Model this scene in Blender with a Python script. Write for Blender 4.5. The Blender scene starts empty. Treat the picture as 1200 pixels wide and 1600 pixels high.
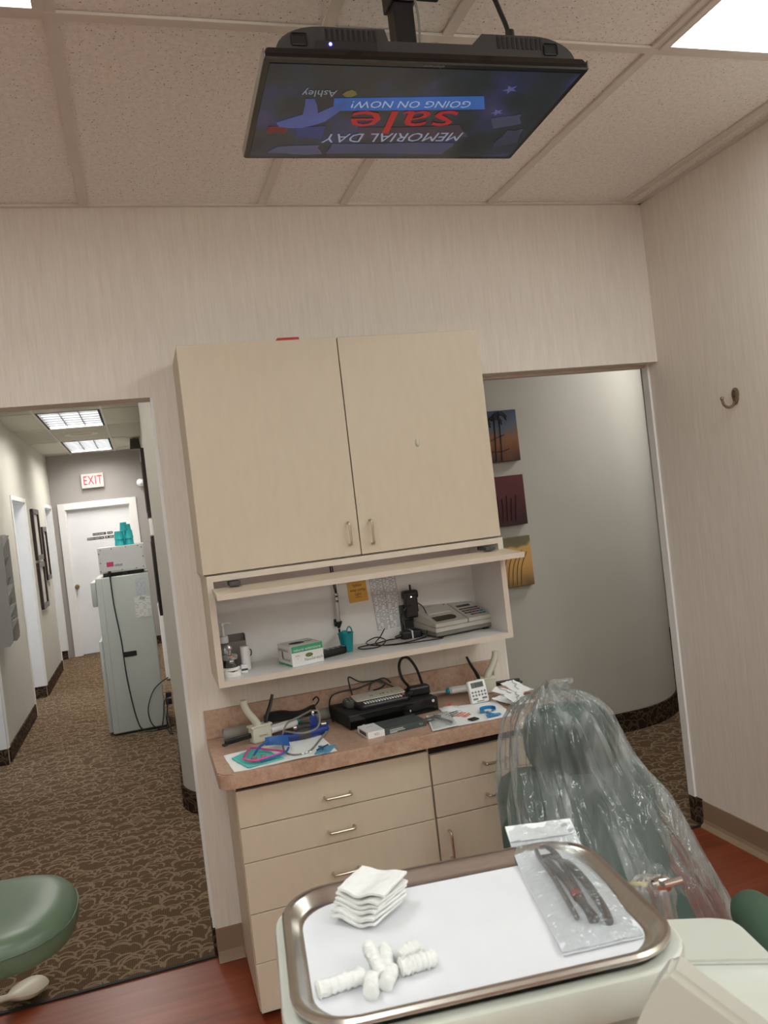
import bpy, bmesh, math, random
from mathutils import Vector, Matrix, noise
random.seed(7)
C = bpy.context.scene.collection
SC = bpy.context.scene
PI = math.pi

# ------------------------------------------------------------------ camera, world, exposure
FPX = 1264.3
cam = bpy.data.cameras.new('camera')
cam.sensor_fit = 'VERTICAL'; cam.sensor_height = 36.0
cam.lens = FPX / 1600 * 36.0
cam.clip_start = 0.02
cam.dof.use_dof = True; cam.dof.focus_distance = 3.4; cam.dof.aperture_fstop = 14.0
co = bpy.data.objects.new('camera', cam); C.objects.link(co)
yaw, pit, rol = 2.91595472e-01, -1.27912543e-02, -1.15198865e-01
fwd = Vector((math.sin(yaw)*math.cos(pit), math.cos(yaw)*math.cos(pit), math.sin(pit)))
r0 = Vector((math.cos(yaw), -math.sin(yaw), 0)); u0 = r0.cross(fwd)
rr_ = math.cos(rol)*r0 + math.sin(rol)*u0; uu_ = -math.sin(rol)*r0 + math.cos(rol)*u0
co.matrix_world = Matrix(((rr_.x, uu_.x, -fwd.x, 0), (rr_.y, uu_.y, -fwd.y, 0), (rr_.z, uu_.z, -fwd.z, 1.75), (0, 0, 0, 1)))
SC.camera = co
wd = bpy.data.worlds.new('world'); SC.world = wd; wd.use_nodes = True
wd.node_tree.nodes['Background'].inputs[0].default_value = (0.8, 0.85, 1, 1)
wd.node_tree.nodes['Background'].inputs[1].default_value = 0.05
SC.view_settings.view_transform = 'Standard'; SC.view_settings.look = 'None'
SC.view_settings.gamma = 1.0; SC.view_settings.use_curve_mapping = False
SC.view_settings.exposure = 0.0
PANEL = 7.6        # room ceiling panels
HALLP = 26.0         # louvered hall fixtures in view
HALLQ = 15.0        # added hall fixtures out of view, lighting the near hall

# ------------------------------------------------------------------ helpers
def lin(c):
    return tuple(((v/255)/12.92 if v/255 <= 0.04045 else ((v/255+0.055)/1.055)**2.4) for v in c) + (1,)
MATS = {}
def nt(name):
    m = bpy.data.materials.new(name); m.use_nodes = True
    t = m.node_tree; b = t.nodes['Principled BSDF']
    return m, t, b
def N(t, typ, **kw):
    n = t.nodes.new(typ)
    for k, v in kw.items(): setattr(n, k, v)
    return n
def mapc(t, scale=(1, 1, 1), coord='Object'):
    tc = N(t, 'ShaderNodeTexCoord'); mp = N(t, 'ShaderNodeMapping')
    mp.inputs['Scale'].default_value = scale
    t.links.new(tc.outputs[coord], mp.inputs['Vector']); return mp.outputs[0]
def ramp(t, fac, stops):
    r = N(t, 'ShaderNodeValToRGB'); e = r.color_ramp.elements
    while len(e) > 1: e.remove(e[-1])
    e[0].position, e[0].color = stops[0]
    for p, c in stops[1:]:
        k = e.new(p); k.color = c
    t.links.new(fac, r.inputs[0]); return r.outputs[0]
def bump(t, b, h, s=0.2, d=0.01):
    n = N(t, 'ShaderNodeBump'); n.inputs['Strength'].default_value = s; n.inputs['Distance'].default_value = d
    t.links.new(h, n.inputs['Height']); t.links.new(n.outputs[0], b.inputs['Normal'])
def mat(name, col, rough=0.5, metal=0.0, var=0.05, scale=12, emit=None, es=1.0, bmp=0.0, spec=0.5, stretch=(1, 1, 1), coat=0.0):
    if name in MATS: return MATS[name]
    m, t, b = nt(name)
    c = lin(col)
    nz = N(t, 'ShaderNodeTexNoise'); nz.inputs['Scale'].default_value = scale; nz.inputs['Detail'].default_value = 3
    t.links.new(mapc(t, stretch), nz.inputs['Vector'])
    lo = tuple(min(1, v*(1-var)) for v in c[:3])+(1,); hi = tuple(min(1, v*(1+var)) for v in c[:3])+(1,)
    t.links.new(ramp(t, nz.outputs[0], [(0.3, lo), (0.7, hi)]), b.inputs['Base Color'])
    b.inputs['Roughness'].default_value = rough; b.inputs['Metallic'].default_value = metal
    b.inputs['Specular IOR Level'].default_value = spec; b.inputs['Coat Weight'].default_value = coat
    if emit:
        b.inputs['Emission Color'].default_value = lin(emit); b.inputs['Emission Strength'].default_value = es
    if bmp: bump(t, b, nz.outputs[0], bmp, 0.004)
    MATS[name] = m; return m

OFF = {}; CNT = {}
def uniq(n): return n     # Blender adds its own suffix to repeats
def thing(name, label, cat, base=(0, 0, 0), group=None, local=False, rotz=0.0):
    o = bpy.data.objects.new(name, None); o.empty_display_size = 0.05
    C.objects.link(o); o.location = base
    if rotz: o.rotation_euler = (0, 0, rotz)
    o['label'] = label; o['category'] = cat
    if group: o['group'] = group
    OFF[o.name] = Vector((0, 0, 0)) if local else Vector(base)
    return o
def tag(o, label=None, cat=None, group=None):
    if label: o['label'] = label
    if cat: o['category'] = cat
    if group: o['group'] = group
    return o
def obj(name, bm, m, parent=None, smooth=False, label=None, kind=None, base=None):
    off = OFF.get(parent.name, Vector((0, 0, 0))) if parent else (Vector(base) if base else Vector((0, 0, 0)))
    if off.length: bmesh.ops.translate(bm, verts=bm.verts, vec=-off)
    bmesh.ops.recalc_face_normals(bm, faces=bm.faces)
    me = bpy.data.meshes.new(name); bm.to_mesh(me); bm.free()
    if smooth:
        for p in me.polygons: p.use_smooth = True
        try: me.set_sharp_from_angle(angle=math.radians(40))
        except Exception: pass
    ms = m if isinstance(m, (list, tuple)) else [m]
    for q in ms: me.materials.append(q)
    o = bpy.data.objects.new(name, me); C.objects.link(o)
    if parent: o.parent = parent; OFF[o.name] = off
    elif base: o.location = base; OFF[o.name] = off
    else: OFF[o.name] = off
    if label: o['label'] = label
    if kind: o['kind'] = kind
    return o
def struct(name, bm, m, smooth=False):
    return obj(name, bm, m, None, smooth, kind='structure')
def BM(): return bmesh.new()
def box(bm, x0, x1, y0, y1, z0, z1, bev=0.0, seg=2, M=None):
    g = bmesh.ops.create_cube(bm, size=1.0)
    vs = g['verts']
    S = Matrix.Translation(((x0+x1)/2, (y0+y1)/2, (z0+z1)/2)) @ Matrix.Diagonal((abs(x1-x0), abs(y1-y0), abs(z1-z0), 1))
    bmesh.ops.transform(bm, matrix=S, verts=vs)
    if bev:
        es = list({e for v in vs for e in v.link_edges})
        r = bmesh.ops.bevel(bm, geom=es, offset=bev, segments=seg, affect='EDGES', profile=0.5)
        vs = list({v for f in r['faces'] for v in f.verts} | {v for v in vs if v.is_valid})
    if M: bmesh.ops.transform(bm, matrix=M, verts=[v for v in vs if v.is_valid])
    return bm
def bx(*a, **k): return box(BM(), *a, **k)
def ring(bm, rings, close=True, cap0=True, cap1=True):
    """rings: list of lists of points, same count"""
    L = [[bm.verts.new(p) for p in r] for r in rings]
    n = len(L[0])
    for a, b in zip(L, L[1:]):
        for i in range(n if close else n-1):
            j = (i+1) % n
            try: bm.faces.new((a[i], a[j], b[j], b[i]))
            except ValueError: pass
    if cap0: bm.faces.new(L[0][::-1])
    if cap1: bm.faces.new(L[-1])
    return bm
def basis(d):
    d = Vector(d).normalized()
    a = Vector((0, 0, 1)) if abs(d.z) < 0.9 else Vector((1, 0, 0))
    x = a.cross(d).normalized(); y = d.cross(x)
    return x, y
def cyl(bm, p0, p1, ra, rb=None, seg=16, cap=True):
    rb = ra if rb is None else rb
    p0 = Vector(p0); p1 = Vector(p1); x, y = basis(p1-p0)
    R = []
    for p, r in ((p0, ra), (p1, rb)):
        R.append([p + (x*math.cos(2*PI*i/seg) + y*math.sin(2*PI*i/seg))*r for i in range(seg)])
    return ring(bm, R, True, cap, cap)
def spline(pts, k=6):
    P = [Vector(p) for p in pts]
    if len(P) < 3: return P
    out = []
    for i in range(len(P)-1):
        a = P[max(i-1, 0)]; b = P[i]; c = P[i+1]; d = P[min(i+2, len(P)-1)]
        for s in range(k):
            t = s/k
            out.append(0.5*((2*b)+(c-a)*t+(2*a-5*b+4*c-d)*t*t+(3*b-a-3*c+d)*t**3))
    out.append(P[-1]); return out
def tube(bm, pts, r, seg=8, k=6, smooth=True, flat=1.0):
    P = spline(pts, k) if smooth else [Vector(p) for p in pts]
    n = len(P); prev = None; R = []
    for i, p in enumerate(P):
        d = (P[min(i+1, n-1)]-P[max(i-1, 0)])
        if d.length < 1e-9: d = Vector((0, 0, 1))
        d.normalize()
        if prev is None: x, y = basis(d)
        else:
            x = (prev - d*prev.dot(d))
            if x.length < 1e-6: x, y = basis(d)
            x.normalize(); y = d.cross(x)
        prev = x
        rad = r(i/(n-1)) if callable(r) else r
        R.append([p + (x*math.cos(2*PI*j/seg) + y*math.sin(2*PI*j/seg)*flat)*rad for j in range(seg)])
    return ring(bm, R)
def lathe(bm, prof, M=None, seg=24):
    R = []
    for r, z in prof:
        R.append([Vector((r*math.cos(2*PI*i/seg), r*math.sin(2*PI*i/seg), z)) for i in range(seg)])
    if M: R = [[M @ p for p in q] for q in R]
    return ring(bm, R)
def prism(bm, poly, h0, h1, M=None):
    R = [[Vector((p[0], p[1], h)) for p in poly] for h in (h0, h1)]
    if M: R = [[M @ p for p in q] for q in R]
    return ring(bm, R)
def rrect(w, d, r, n=6):
    o = []
    for cx, cy, a0 in ((w/2-r, d/2-r, 0), (-w/2+r, d/2-r, PI/2), (-w/2+r, -d/2+r, PI), (w/2-r, -d/2+r, 1.5*PI)):
        for i in range(n+1):
            a = a0 + PI/2*i/n; o.append((cx+r*math.cos(a), cy+r*math.sin(a)))
    return o
def frame(o, right, up):
    x = Vector(right).normalized(); y = Vector(up).normalized(); y = (y-x*y.dot(x)).normalized(); z = x.cross(y)
    return Matrix(((x.x, y.x, z.x, o[0]), (x.y, y.y, z.y, o[1]), (x.z, y.z, z.z, o[2]), (0, 0, 0, 1)))
def RZ(x, y, z, a): return Matrix.Translation((x, y, z)) @ Matrix.Rotation(a, 4, 'Z')
def grid(bm, fn, nu, nv, closeu=False):
    V = [[bm.verts.new(fn(i/nu, j/nv)) for i in range(nu + (0 if closeu else 1))] for j in range(nv+1)]
    m = len(V[0])
    for j in range(nv):
        for i in range(m if closeu else m-1):
            k = (i+1) % m
            bm.faces.new((V[j][i], V[j][k], V[j+1][k], V[j+1][i]))
    return bm
def solid(bm, th):
    """give a sheet a thickness"""
    bmesh.ops.recalc_face_normals(bm, faces=bm.faces)
    bmesh.ops.solidify(bm, geom=bm.faces[:], thickness=th); return bm
def text(name, s, size, M, m, parent, align='CENTER', sx=1.0, shear=0.0, space=1.0):
    cu = bpy.data.curves.new(name, 'FONT'); cu.body = s; cu.size = size; cu.align_x = align; cu.align_y = 'CENTER'
    cu.resolution_u = 2; cu.shear = shear; cu.space_character = space
    o = bpy.data.objects.new(name, cu)
    me = bpy.data.meshes.new_from_object(o)
    bpy.data.objects.remove(o); bpy.data.curves.remove(cu)
    bm = BM(); bm.from_mesh(me); bpy.data.meshes.remove(me)
    bmesh.ops.transform(bm, matrix=M @ Matrix.Diagonal((sx, 1, 1, 1)), verts=bm.verts)
    off = OFF.get(parent.name, Vector((0, 0, 0)))
    if off.length: bmesh.ops.translate(bm, verts=bm.verts, vec=-off)
    me = bpy.data.meshes.new(name); bm.to_mesh(me); bm.free(); me.materials.append(m)
    r = bpy.data.objects.new(name, me); C.objects.link(r); r.parent = parent; OFF[r.name] = off
    return r
def dup(root, loc=None, rotz=None, label=None):
    r = root.copy(); C.objects.link(r)
    if loc is not None: r.location = loc
    if rotz is not None: r.rotation_euler = (0, 0, rotz)
    if label: r['label'] = label
    for ch in list(root.children):
        c = ch.copy(); C.objects.link(c); c.parent = r
        for g in ch.children:
            d = g.copy(); C.objects.link(d); d.parent = c
    return r

# ------------------------------------------------------------------ materials
def m_wallpaper():
    m, t, b = nt('wallpaper')
    n1 = N(t, 'ShaderNodeTexNoise'); n1.inputs['Scale'].default_value = 1.0; n1.inputs['Detail'].default_value = 4
    t.links.new(mapc(t, (260, 260, 9)), n1.inputs['Vector'])
    n2 = N(t, 'ShaderNodeTexNoise'); n2.inputs['Scale'].default_value = 1.0; n2.inputs['Detail'].default_value = 2
    t.links.new(mapc(t, (70, 70, 5)), n2.inputs['Vector'])
    mx = N(t, 'ShaderNodeMix'); mx.inputs[0].default_value = 0.4
    t.links.new(n1.outputs[0], mx.inputs[2]); t.links.new(n2.outputs[0], mx.inputs[3])
    t.links.new(ramp(t, mx.outputs[0], [(0.30, lin((219, 209, 197))), (0.5, lin((227, 218, 207))), (0.70, lin((234, 226, 216)))]), b.inputs['Base Color'])
    b.inputs['Roughness'].default_value = 0.62; b.inputs['Specular IOR Level'].default_value = 0.3
    bump(t, b, mx.outputs[0], 0.12, 0.002); return m
def m_ceiling(name, base, dark):
    m, t, b = nt(name)
    v = N(t, 'ShaderNodeTexNoise'); v.inputs['Scale'].default_value = 150; v.inputs['Detail'].default_value = 1.5
    mc = mapc(t, (1, 1, 1)); t.links.new(mc, v.inputs['Vector'])
    v2 = N(t, 'ShaderNodeTexNoise'); v2.inputs['Scale'].default_value = 60; v2.inputs['Detail'].default_value = 2
    t.links.new(mc, v2.inputs['Vector'])
    f = ramp(t, v.outputs[0], [(0.27, (0, 0, 0, 1)), (0.345, (1, 1, 1, 1))])
    mx = N(t, 'ShaderNodeMix'); mx.data_type = 'RGBA'
    t.links.new(f, mx.inputs[0]); mx.inputs[6].default_value = lin(dark)
    t.links.new(ramp(t, v2.outputs[0], [(0.35, lin(tuple(c-10 for c in base))), (0.65, lin(base))]), mx.inputs[7])
    t.links.new(mx.outputs[2], b.inputs['Base Color']); b.inputs['Roughness'].default_value = 0.9
    b.inputs['Specular IOR Level'].default_value = 0.1
    bump(t, b, f, 0.4, 0.002); return m
def m_carpet(name, dark, light, sc=1.0, upright=False):
    """brown loop carpet with tan scribbled arcs"""
    m, t, b = nt(name)
    tc = N(t, 'ShaderNodeTexCoord'); co_ = tc.outputs['Object']
    if upright:        # on the carpet base the pattern runs along the wall and up it
        sp = N(t, 'ShaderNodeSeparateXYZ'); t.links.new(co_, sp.inputs[0])
        sm = N(t, 'ShaderNodeMath', operation='ADD'); t.links.new(sp.outputs[0], sm.inputs[0]); t.links.new(sp.outputs[1], sm.inputs[1])
        cb = N(t, 'ShaderNodeCombineXYZ'); t.links.new(sm.outputs[0], cb.inputs[0]); t.links.new(sp.outputs[2], cb.inputs[1]); co_ = cb.outputs[0]
    arcs = None
    for k, (s, rot, r1) in enumerate(((7.6, 0.25, 0.38), (9.0, -0.45, 0.36), (8.2, 0.05, 0.30), (10.2, 0.6, 0.40), (8.8, -0.2, 0.44))):
        mp = N(t, 'ShaderNodeMapping'); mp.inputs['Rotation'].default_value = (0, 0, rot); mp.inputs['Location'].default_value = (3.3*k, 1.7*k, 0)
        mp.inputs['Scale'].default_value = (s*sc, s*sc, s*sc)
        t.links.new(co_, mp.inputs[0])
        nz = N(t, 'ShaderNodeTexNoise'); nz.inputs['Scale'].default_value = 1.6; nz.inputs['Detail'].default_value = 1
        t.links.new(mp.outputs[0], nz.inputs['Vector'])
        md = N(t, 'ShaderNodeVectorMath', operation='MULTIPLY_ADD'); md.inputs[1].default_value = (0.28, 0.28, 0.0)
        t.links.new(nz.outputs['Color'], md.inputs[0]); t.links.new(mp.outputs[0], md.inputs[2])
        v = N(t, 'ShaderNodeTexVoronoi'); v.voronoi_dimensions = '2D'; v.inputs['Scale'].default_value = 1.0; v.inputs['Randomness'].default_value = 0.85
        t.links.new(md.outputs[0], v.inputs['Vector'])
        d = N(t, 'ShaderNodeMath', operation='SUBTRACT'); d.inputs[1].default_value = r1
        t.links.new(v.outputs['Distance'], d.inputs[0])
        a = N(t, 'ShaderNodeMath', operation='ABSOLUTE'); t.links.new(d.outputs[0], a.inputs[0])
        # only part of each loop
        sub = N(t, 'ShaderNodeVectorMath', operation='SUBTRACT'); t.links.new(md.outputs[0], sub.inputs[0]); t.links.new(v.outputs['Position'], sub.inputs[1])
        sx = N(t, 'ShaderNodeSeparateXYZ'); t.links.new(sub.outputs[0], sx.inputs[0])
        l1 = ramp(t, a.outputs[0], [(0.034, (1, 1, 1, 1)), (0.058, (0, 0, 0, 1))])
        l2 = ramp(t, sx.outputs['Y'], [(0.0, (0, 0, 0, 1)), (0.04, (1, 1, 1, 1))])
        mu = N(t, 'ShaderNodeMath', operation='MULTIPLY'); t.links.new(l1, mu.inputs[0]); t.links.new(l2, mu.inputs[1])
        if arcs is None: arcs = mu.outputs[0]
        else:
            mxm = N(t, 'ShaderNodeMath', operation='MAXIMUM'); t.links.new(arcs, mxm.inputs[0]); t.links.new(mu.outputs[0], mxm.inputs[1]); arcs = mxm.outputs[0]
    w = N(t, 'ShaderNodeTexWave'); w.inputs['Scale'].default_value = 40; w.inputs['Distortion'].default_value = 1.5; w.inputs['Detail Scale'].default_value = 6
    t.links.new(tc.outputs['Object'], w.inputs['Vector'])
    fz = N(t, 'ShaderNodeTexNoise'); fz.inputs['Scale'].default_value = 260; fz.inputs['Detail'].default_value = 2
    t.links.new(tc.outputs['Object'], fz.inputs['Vector'])
    mw = N(t, 'ShaderNodeMath', operation='MULTIPLY_ADD'); mw.inputs[1].default_value = 0.5
    t.links.new(w.outputs['Fac'], mw.inputs[0]); t.links.new(fz.outputs[0], mw.inputs[2])
    dk = ramp(t, mw.outputs[0], [(0.3, lin(tuple(c*0.72 for c in dark))), (0.95, lin(tuple(min(255, c*1.22) for c in dark)))])
    lt = ramp(t, fz.outputs[0], [(0.3, lin(tuple(c*0.85 for c in light))), (0.7, lin(light))])
    mx = N(t, 'ShaderNodeMix'); mx.data_type = 'RGBA'
    t.links.new(arcs, mx.inputs[0]); t.links.new(dk, mx.inputs[6]); t.links.new(lt, mx.inputs[7])
    t.links.new(mx.outputs[2], b.inputs['Base Color']); b.inputs['Roughness'].default_value = 0.95; b.inputs['Specular IOR Level'].default_value = 0.05
    bump(t, b, mw.outputs[0], 0.5, 0.003); return m
def m_wood():
    m, t, b = nt('red_wood_vinyl')
    n1 = N(t, 'ShaderNodeTexNoise'); n1.inputs['Scale'].default_value = 1.0; n1.inputs['Detail'].default_value = 6; n1.inputs['Distortion'].default_value = 0.6
    t.links.new(mapc(t, (2.2, 26, 26)), n1.inputs['Vector'])
    n2 = N(t, 'ShaderNodeTexNoise'); n2.inputs['Scale'].default_value = 1.0; n2.inputs['Detail'].default_value = 2
    t.links.new(mapc(t, (0.9, 4, 4)), n2.inputs['Vector'])
    mx = N(t, 'ShaderNodeMix'); mx.inputs[0].default_value = 0.5
    t.links.new(n1.outputs[0], mx.inputs[2]); t.links.new(n2.outputs[0], mx.inputs[3])
    t.links.new(ramp(t, mx.outputs[0], [(0.3, lin((98, 42, 22))), (0.5, lin((128, 58, 32))), (0.7, lin((154, 78, 48)))]), b.inputs['Base Color'])
    b.inputs['Roughness'].default_value = 0.33; return m
def m_laminate_stone():
    m, t, b = nt('worktop_laminate')
    n1 = N(t, 'ShaderNodeTexNoise'); n1.inputs['Scale'].default_value = 55; n1.inputs['Detail'].default_value = 5; n1.inputs['Roughness'].default_value = 0.75
    mc = mapc(t); t.links.new(mc, n1.inputs['Vector'])
    n2 = N(t, 'ShaderNodeTexNoise'); n2.inputs['Scale'].default_value = 9; n2.inputs['Detail'].default_value = 4
    t.links.new(mc, n2.inputs['Vector'])
    mx = N(t, 'ShaderNodeMix'); mx.inputs[0].default_value = 0.35
    t.links.new(n1.outputs[0], mx.inputs[2]); t.links.new(n2.outputs[0], mx.inputs[3])
    t.links.new(ramp(t, mx.outputs[0], [(0.32, lin((148, 112, 90))), (0.47, lin((176, 143, 121))), (0.62, lin((190, 160, 138))), (0.72, lin((214, 188, 166)))]), b.inputs['Base Color'])
    b.inputs['Roughness'].default_value = 0.35; return m
def m_print(name, base, ink, rows, cols, dens=0.5):
    """paper carrying lines of small print (too small to read)"""
    m, t, b = nt(name)
    tc = N(t, 'ShaderNodeTexCoord'); sp = N(t, 'ShaderNodeSeparateXYZ'); t.links.new(tc.outputs['Generated'], sp.inputs[0])
    fr = N(t, 'ShaderNodeMath', operation='MULTIPLY'); fr.inputs[1].default_value = rows; t.links.new(sp.outputs['Z' if name.endswith('z') else 'Y'], fr.inputs[0])
    fc = N(t, 'ShaderNodeMath', operation='FRACT'); t.links.new(fr.outputs[0], fc.inputs[0])
    fl = N(t, 'ShaderNodeMath', operation='FLOOR'); t.links.new(fr.outputs[0], fl.inputs[0])
    row = ramp(t, fc.outputs[0], [(0.3, (0, 0, 0, 1)), (0.36, (1, 1, 1, 1)), (0.72, (1, 1, 1, 1)), (0.78, (0, 0, 0, 1))])
    cx = N(t, 'ShaderNodeMath', operation='MULTIPLY'); cx.inputs[1].default_value = cols; t.links.new(sp.outputs['X'], cx.inputs[0])
    cb = N(t, 'ShaderNodeCombineXYZ'); t.links.new(cx.outputs[0], cb.inputs[0]); t.links.new(fl.outputs[0], cb.inputs[1])
    nz = N(t, 'ShaderNodeTexNoise'); nz.inputs['Scale'].default_value = 1.0; nz.inputs['Detail'].default_value = 0; t.links.new(cb.outputs[0], nz.inputs['Vector'])
    wd_ = ramp(t, nz.outputs[0], [(1-dens, (0, 0, 0, 1)), (1-dens+0.03, (1, 1, 1, 1))])
    mu = N(t, 'ShaderNodeMath', operation='MULTIPLY'); t.links.new(row, mu.inputs[0]); t.links.new(wd_, mu.inputs[1])
    mx = N(t, 'ShaderNodeMix'); mx.data_type = 'RGBA'; t.links.new(mu.outputs[0], mx.inputs[0])
    mx.inputs[6].default_value = lin(base); mx.inputs[7].default_value = lin(ink)
    t.links.new(mx.outputs[2], b.inputs['Base Color']); b.inputs['Roughness'].default_value = 0.7; return m
def m_plastic_film(name, tint=(238, 242, 242), base=0.10, hi=0.30, rough=0.16, streak=(10, 10, 2.5), bs=0.35):
    """thin clear polythene: mostly see-through, slightly milky, glossy on its creases"""
    m, t, b = nt(name)
    out = t.nodes['Material Output']
    tr = N(t, 'ShaderNodeBsdfTransparent'); tr.inputs[0].default_value = lin((250, 252, 252))
    df = N(t, 'ShaderNodeBsdfDiffuse'); df.inputs[0].default_value = lin(tint)
    tl = N(t, 'ShaderNodeBsdfTranslucent'); tl.inputs[0].default_value = lin(tint)
    dm = N(t, 'ShaderNodeMixShader'); dm.inputs[0].default_value = 0.5; t.links.new(df.outputs[0], dm.inputs[1]); t.links.new(tl.outputs[0], dm.inputs[2])
    nz = N(t, 'ShaderNodeTexNoise'); nz.inputs['Scale'].default_value = 1; nz.inputs['Detail'].default_value = 4; nz.inputs['Distortion'].default_value = 0.8
    t.links.new(mapc(t, streak), nz.inputs['Vector'])
    st = ramp(t, nz.outputs[0], [(0.48, (base, base, base, 1)), (0.75, (hi, hi, hi, 1))])
    ms = N(t, 'ShaderNodeMixShader'); t.links.new(st, ms.inputs[0]); t.links.new(tr.outputs[0], ms.inputs[1]); t.links.new(dm.outputs[0], ms.inputs[2])
    gl = N(t, 'ShaderNodeBsdfGlossy'); gl.inputs['Roughness'].default_value = rough
    fr = N(t, 'ShaderNodeFresnel'); fr.inputs[0].default_value = 1.55
    sc_ = N(t, 'ShaderNodeMath', operation='MINIMUM'); sc_.inputs[1].default_value = 0.5; t.links.new(fr.outputs[0], sc_.inputs[0])
    m2 = N(t, 'ShaderNodeMixShader'); t.links.new(sc_.outputs[0], m2.inputs[0]); t.links.new(ms.outputs[0], m2.inputs[1]); t.links.new(gl.outputs[0], m2.inputs[2])
    t.links.new(m2.outputs[0], out.inputs[0])
    n3 = N(t, 'ShaderNodeTexNoise'); n3.inputs['Scale'].default_value = 1; n3.inputs['Detail'].default_value = 2; n3.inputs['Distortion'].default_value = 1.2
    t.links.new(mapc(t, tuple(1.8*q for q in streak)), n3.inputs['Vector'])
    bu = N(t, 'ShaderNodeBump'); bu.inputs['Strength'].default_value = bs; bu.inputs['Distance'].default_value = 0.02
    t.links.new(n3.outputs[0], bu.inputs['Height'])
    for nn in (df, gl): t.links.new(bu.outputs[0], nn.inputs['Normal'])
    return m
def m_clear(name, tint=(240, 245, 245), ior=1.45, rough=0.03, fac=0.12):
    m, t, b = nt(name)
    out = t.nodes['Material Output']
    tr = N(t, 'ShaderNodeBsdfTransparent'); tr.inputs[0].default_value = lin(tint)
    nz = N(t, 'ShaderNodeTexNoise'); nz.inputs['Scale'].default_value = 30; t.links.new(mapc(t), nz.inputs['Vector'])
    gl = N(t, 'ShaderNodeBsdfGlossy'); t.links.new(ramp(t, nz.outputs[0], [(0.3, (rough, rough, rough, 1)), (0.7, (rough*2, rough*2, rough*2, 1))]), gl.inputs['Roughness'])
    fr = N(t, 'ShaderNodeFresnel'); fr.inputs[0].default_value = ior
    ad = N(t, 'ShaderNodeMath', operation='ADD'); ad.inputs[1].default_value = fac; ad.use_clamp = True; t.links.new(fr.outputs[0], ad.inputs[0])
    ms = N(t, 'ShaderNodeMixShader'); t.links.new(ad.outputs[0], ms.inputs[0]); t.links.new(tr.outputs[0], ms.inputs[1]); t.links.new(gl.outputs[0], ms.inputs[2])
    t.links.new(ms.outputs[0], out.inputs[0]); return m
def m_emit(name, col, s, var=0.0, base=(230, 230, 225)):
    m, t, b = nt(name)
    b.inputs['Base Color'].default_value = lin(base); b.inputs['Emission Strength'].default_value = s
    b.inputs['Roughness'].default_value = 0.4
    if var:
        nz = N(t, 'ShaderNodeTexNoise'); nz.inputs['Scale'].default_value = 6; t.links.new(mapc(t), nz.inputs['Vector'])
        c = lin(col); t.links.new(ramp(t, nz.outputs[0], [(0.3, tuple(v*(1-var) for v in c[:3])+(1,)), (0.7, c)]), b.inputs['Emission Color'])
    else: b.inputs['Emission Color'].default_value = lin(col)
    return m

WALLP = m_wallpaper()
TILE = m_ceiling('ceiling_tile_fissured', (250, 247, 241), (116, 104, 92))
TILEH = m_ceiling('hall_ceiling_tile', (206, 203, 192), (170, 166, 156))
CARPET = m_carpet('carpet_brown_scribble', (82, 66, 50), (138, 118, 96))
CARPETB = m_carpet('carpet_base_dark', (48, 36, 29), (100, 82, 66), 1.3, True)
WOOD = m_wood()
STONE = m_laminate_stone()
HALLW = mat('hall_paint_grey', (190, 186, 176), 0.6, var=0.02, scale=4)
HALLEND = mat('hall_end_paint_taupe', (160, 154, 150), 0.6, var=0.02, scale=4)
WHITEP = mat('white_gloss_paint', (232, 230, 228), 0.35, var=0.02)
DOORW = mat('door_white', (228, 228, 230), 0.4, var=0.02, scale=3)
TEE = mat('ceiling_tee', (222, 216, 206), 0.5, var=0.03)
TEEH = mat('hall_ceiling_tee', (205, 203, 195), 0.5, var=0.03)
LAM = mat('cabinet_laminate_beige', (200, 184, 162), 0.42, var=0.025, scale=40, stretch=(1, 1, 0.3))
LAMW = mat('shelf_melamine_white', (226, 222, 218), 0.45, var=0.02)
LAME = mat('laminate_edge_beige', (206, 192, 176), 0.5, var=0.03)
GAP = mat('shadow_gap_brown', (40, 24, 18), 0.9)
STEEL = mat('stainless_steel', (190, 184, 176), 0.26, 1.0, var=0.05, scale=60, stretch=(1, 8, 1))
NICKEL = mat('brushed_nickel', (196, 184, 168), 0.3, 1.0)
BRONZE = mat('antique_nickel_hook', (150, 136, 118), 0.3, 1.0)
CHROME = mat('chrome', (225, 225, 225), 0.08, 1.0, var=0.01)
BLACK = mat('black_plastic', (22, 20, 20), 0.38, var=0.2)
BLACKG = mat('black_gloss', (12, 11, 11), 0.12, var=0.2)
BLACKM = mat('black_matt', (26, 24, 23), 0.7, var=0.2)
DKGREY = mat('dark_grey_plastic', (66, 64, 62), 0.5)
TVGREY = mat('tv_back_charcoal', (52, 49, 48), 0.45, var=0.08)
COVE = mat('vinyl_cove_base', (146, 122, 100), 0.4, var=0.04)
GREENV = mat('green_vinyl', (94, 112, 90), 0.34, var=0.06, scale=5, bmp=0.03)
GREENC = mat('dark_green_chair_vinyl', (58, 80, 72), 0.42, var=0.08, scale=6, bmp=0.03)
GREENA = mat('arm_green_vinyl', (64, 90, 72), 0.5, var=0.05, scale=5)
CREAM = mat('cream_white_plastic', (196, 197, 186), 0.28, var=0.02, coat=0.3)
CREAMG = mat('cream_grey_plastic', (180, 178, 168), 0.3, var=0.02)
PAPER = mat('white_paper', (216, 216, 219), 0.8, var=0.02, scale=20)
PAPERW = mat('bright_white_paper', (238, 238, 236), 0.8, var=0.02, scale=20)
GAUZE = mat('cotton_gauze', (224, 223, 220), 0.95, var=0.04, scale=120, bmp=0.4)
WHITEPL = mat('white_plastic', (226, 224, 222), 0.35, var=0.02)
TEAL = mat('teal_plastic', (26, 142, 152), 0.4, var=0.08, scale=9)
TEALCUP = mat('teal_paper_cups', (30, 170, 172), 0.5, var=0.12, scale=25)
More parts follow.
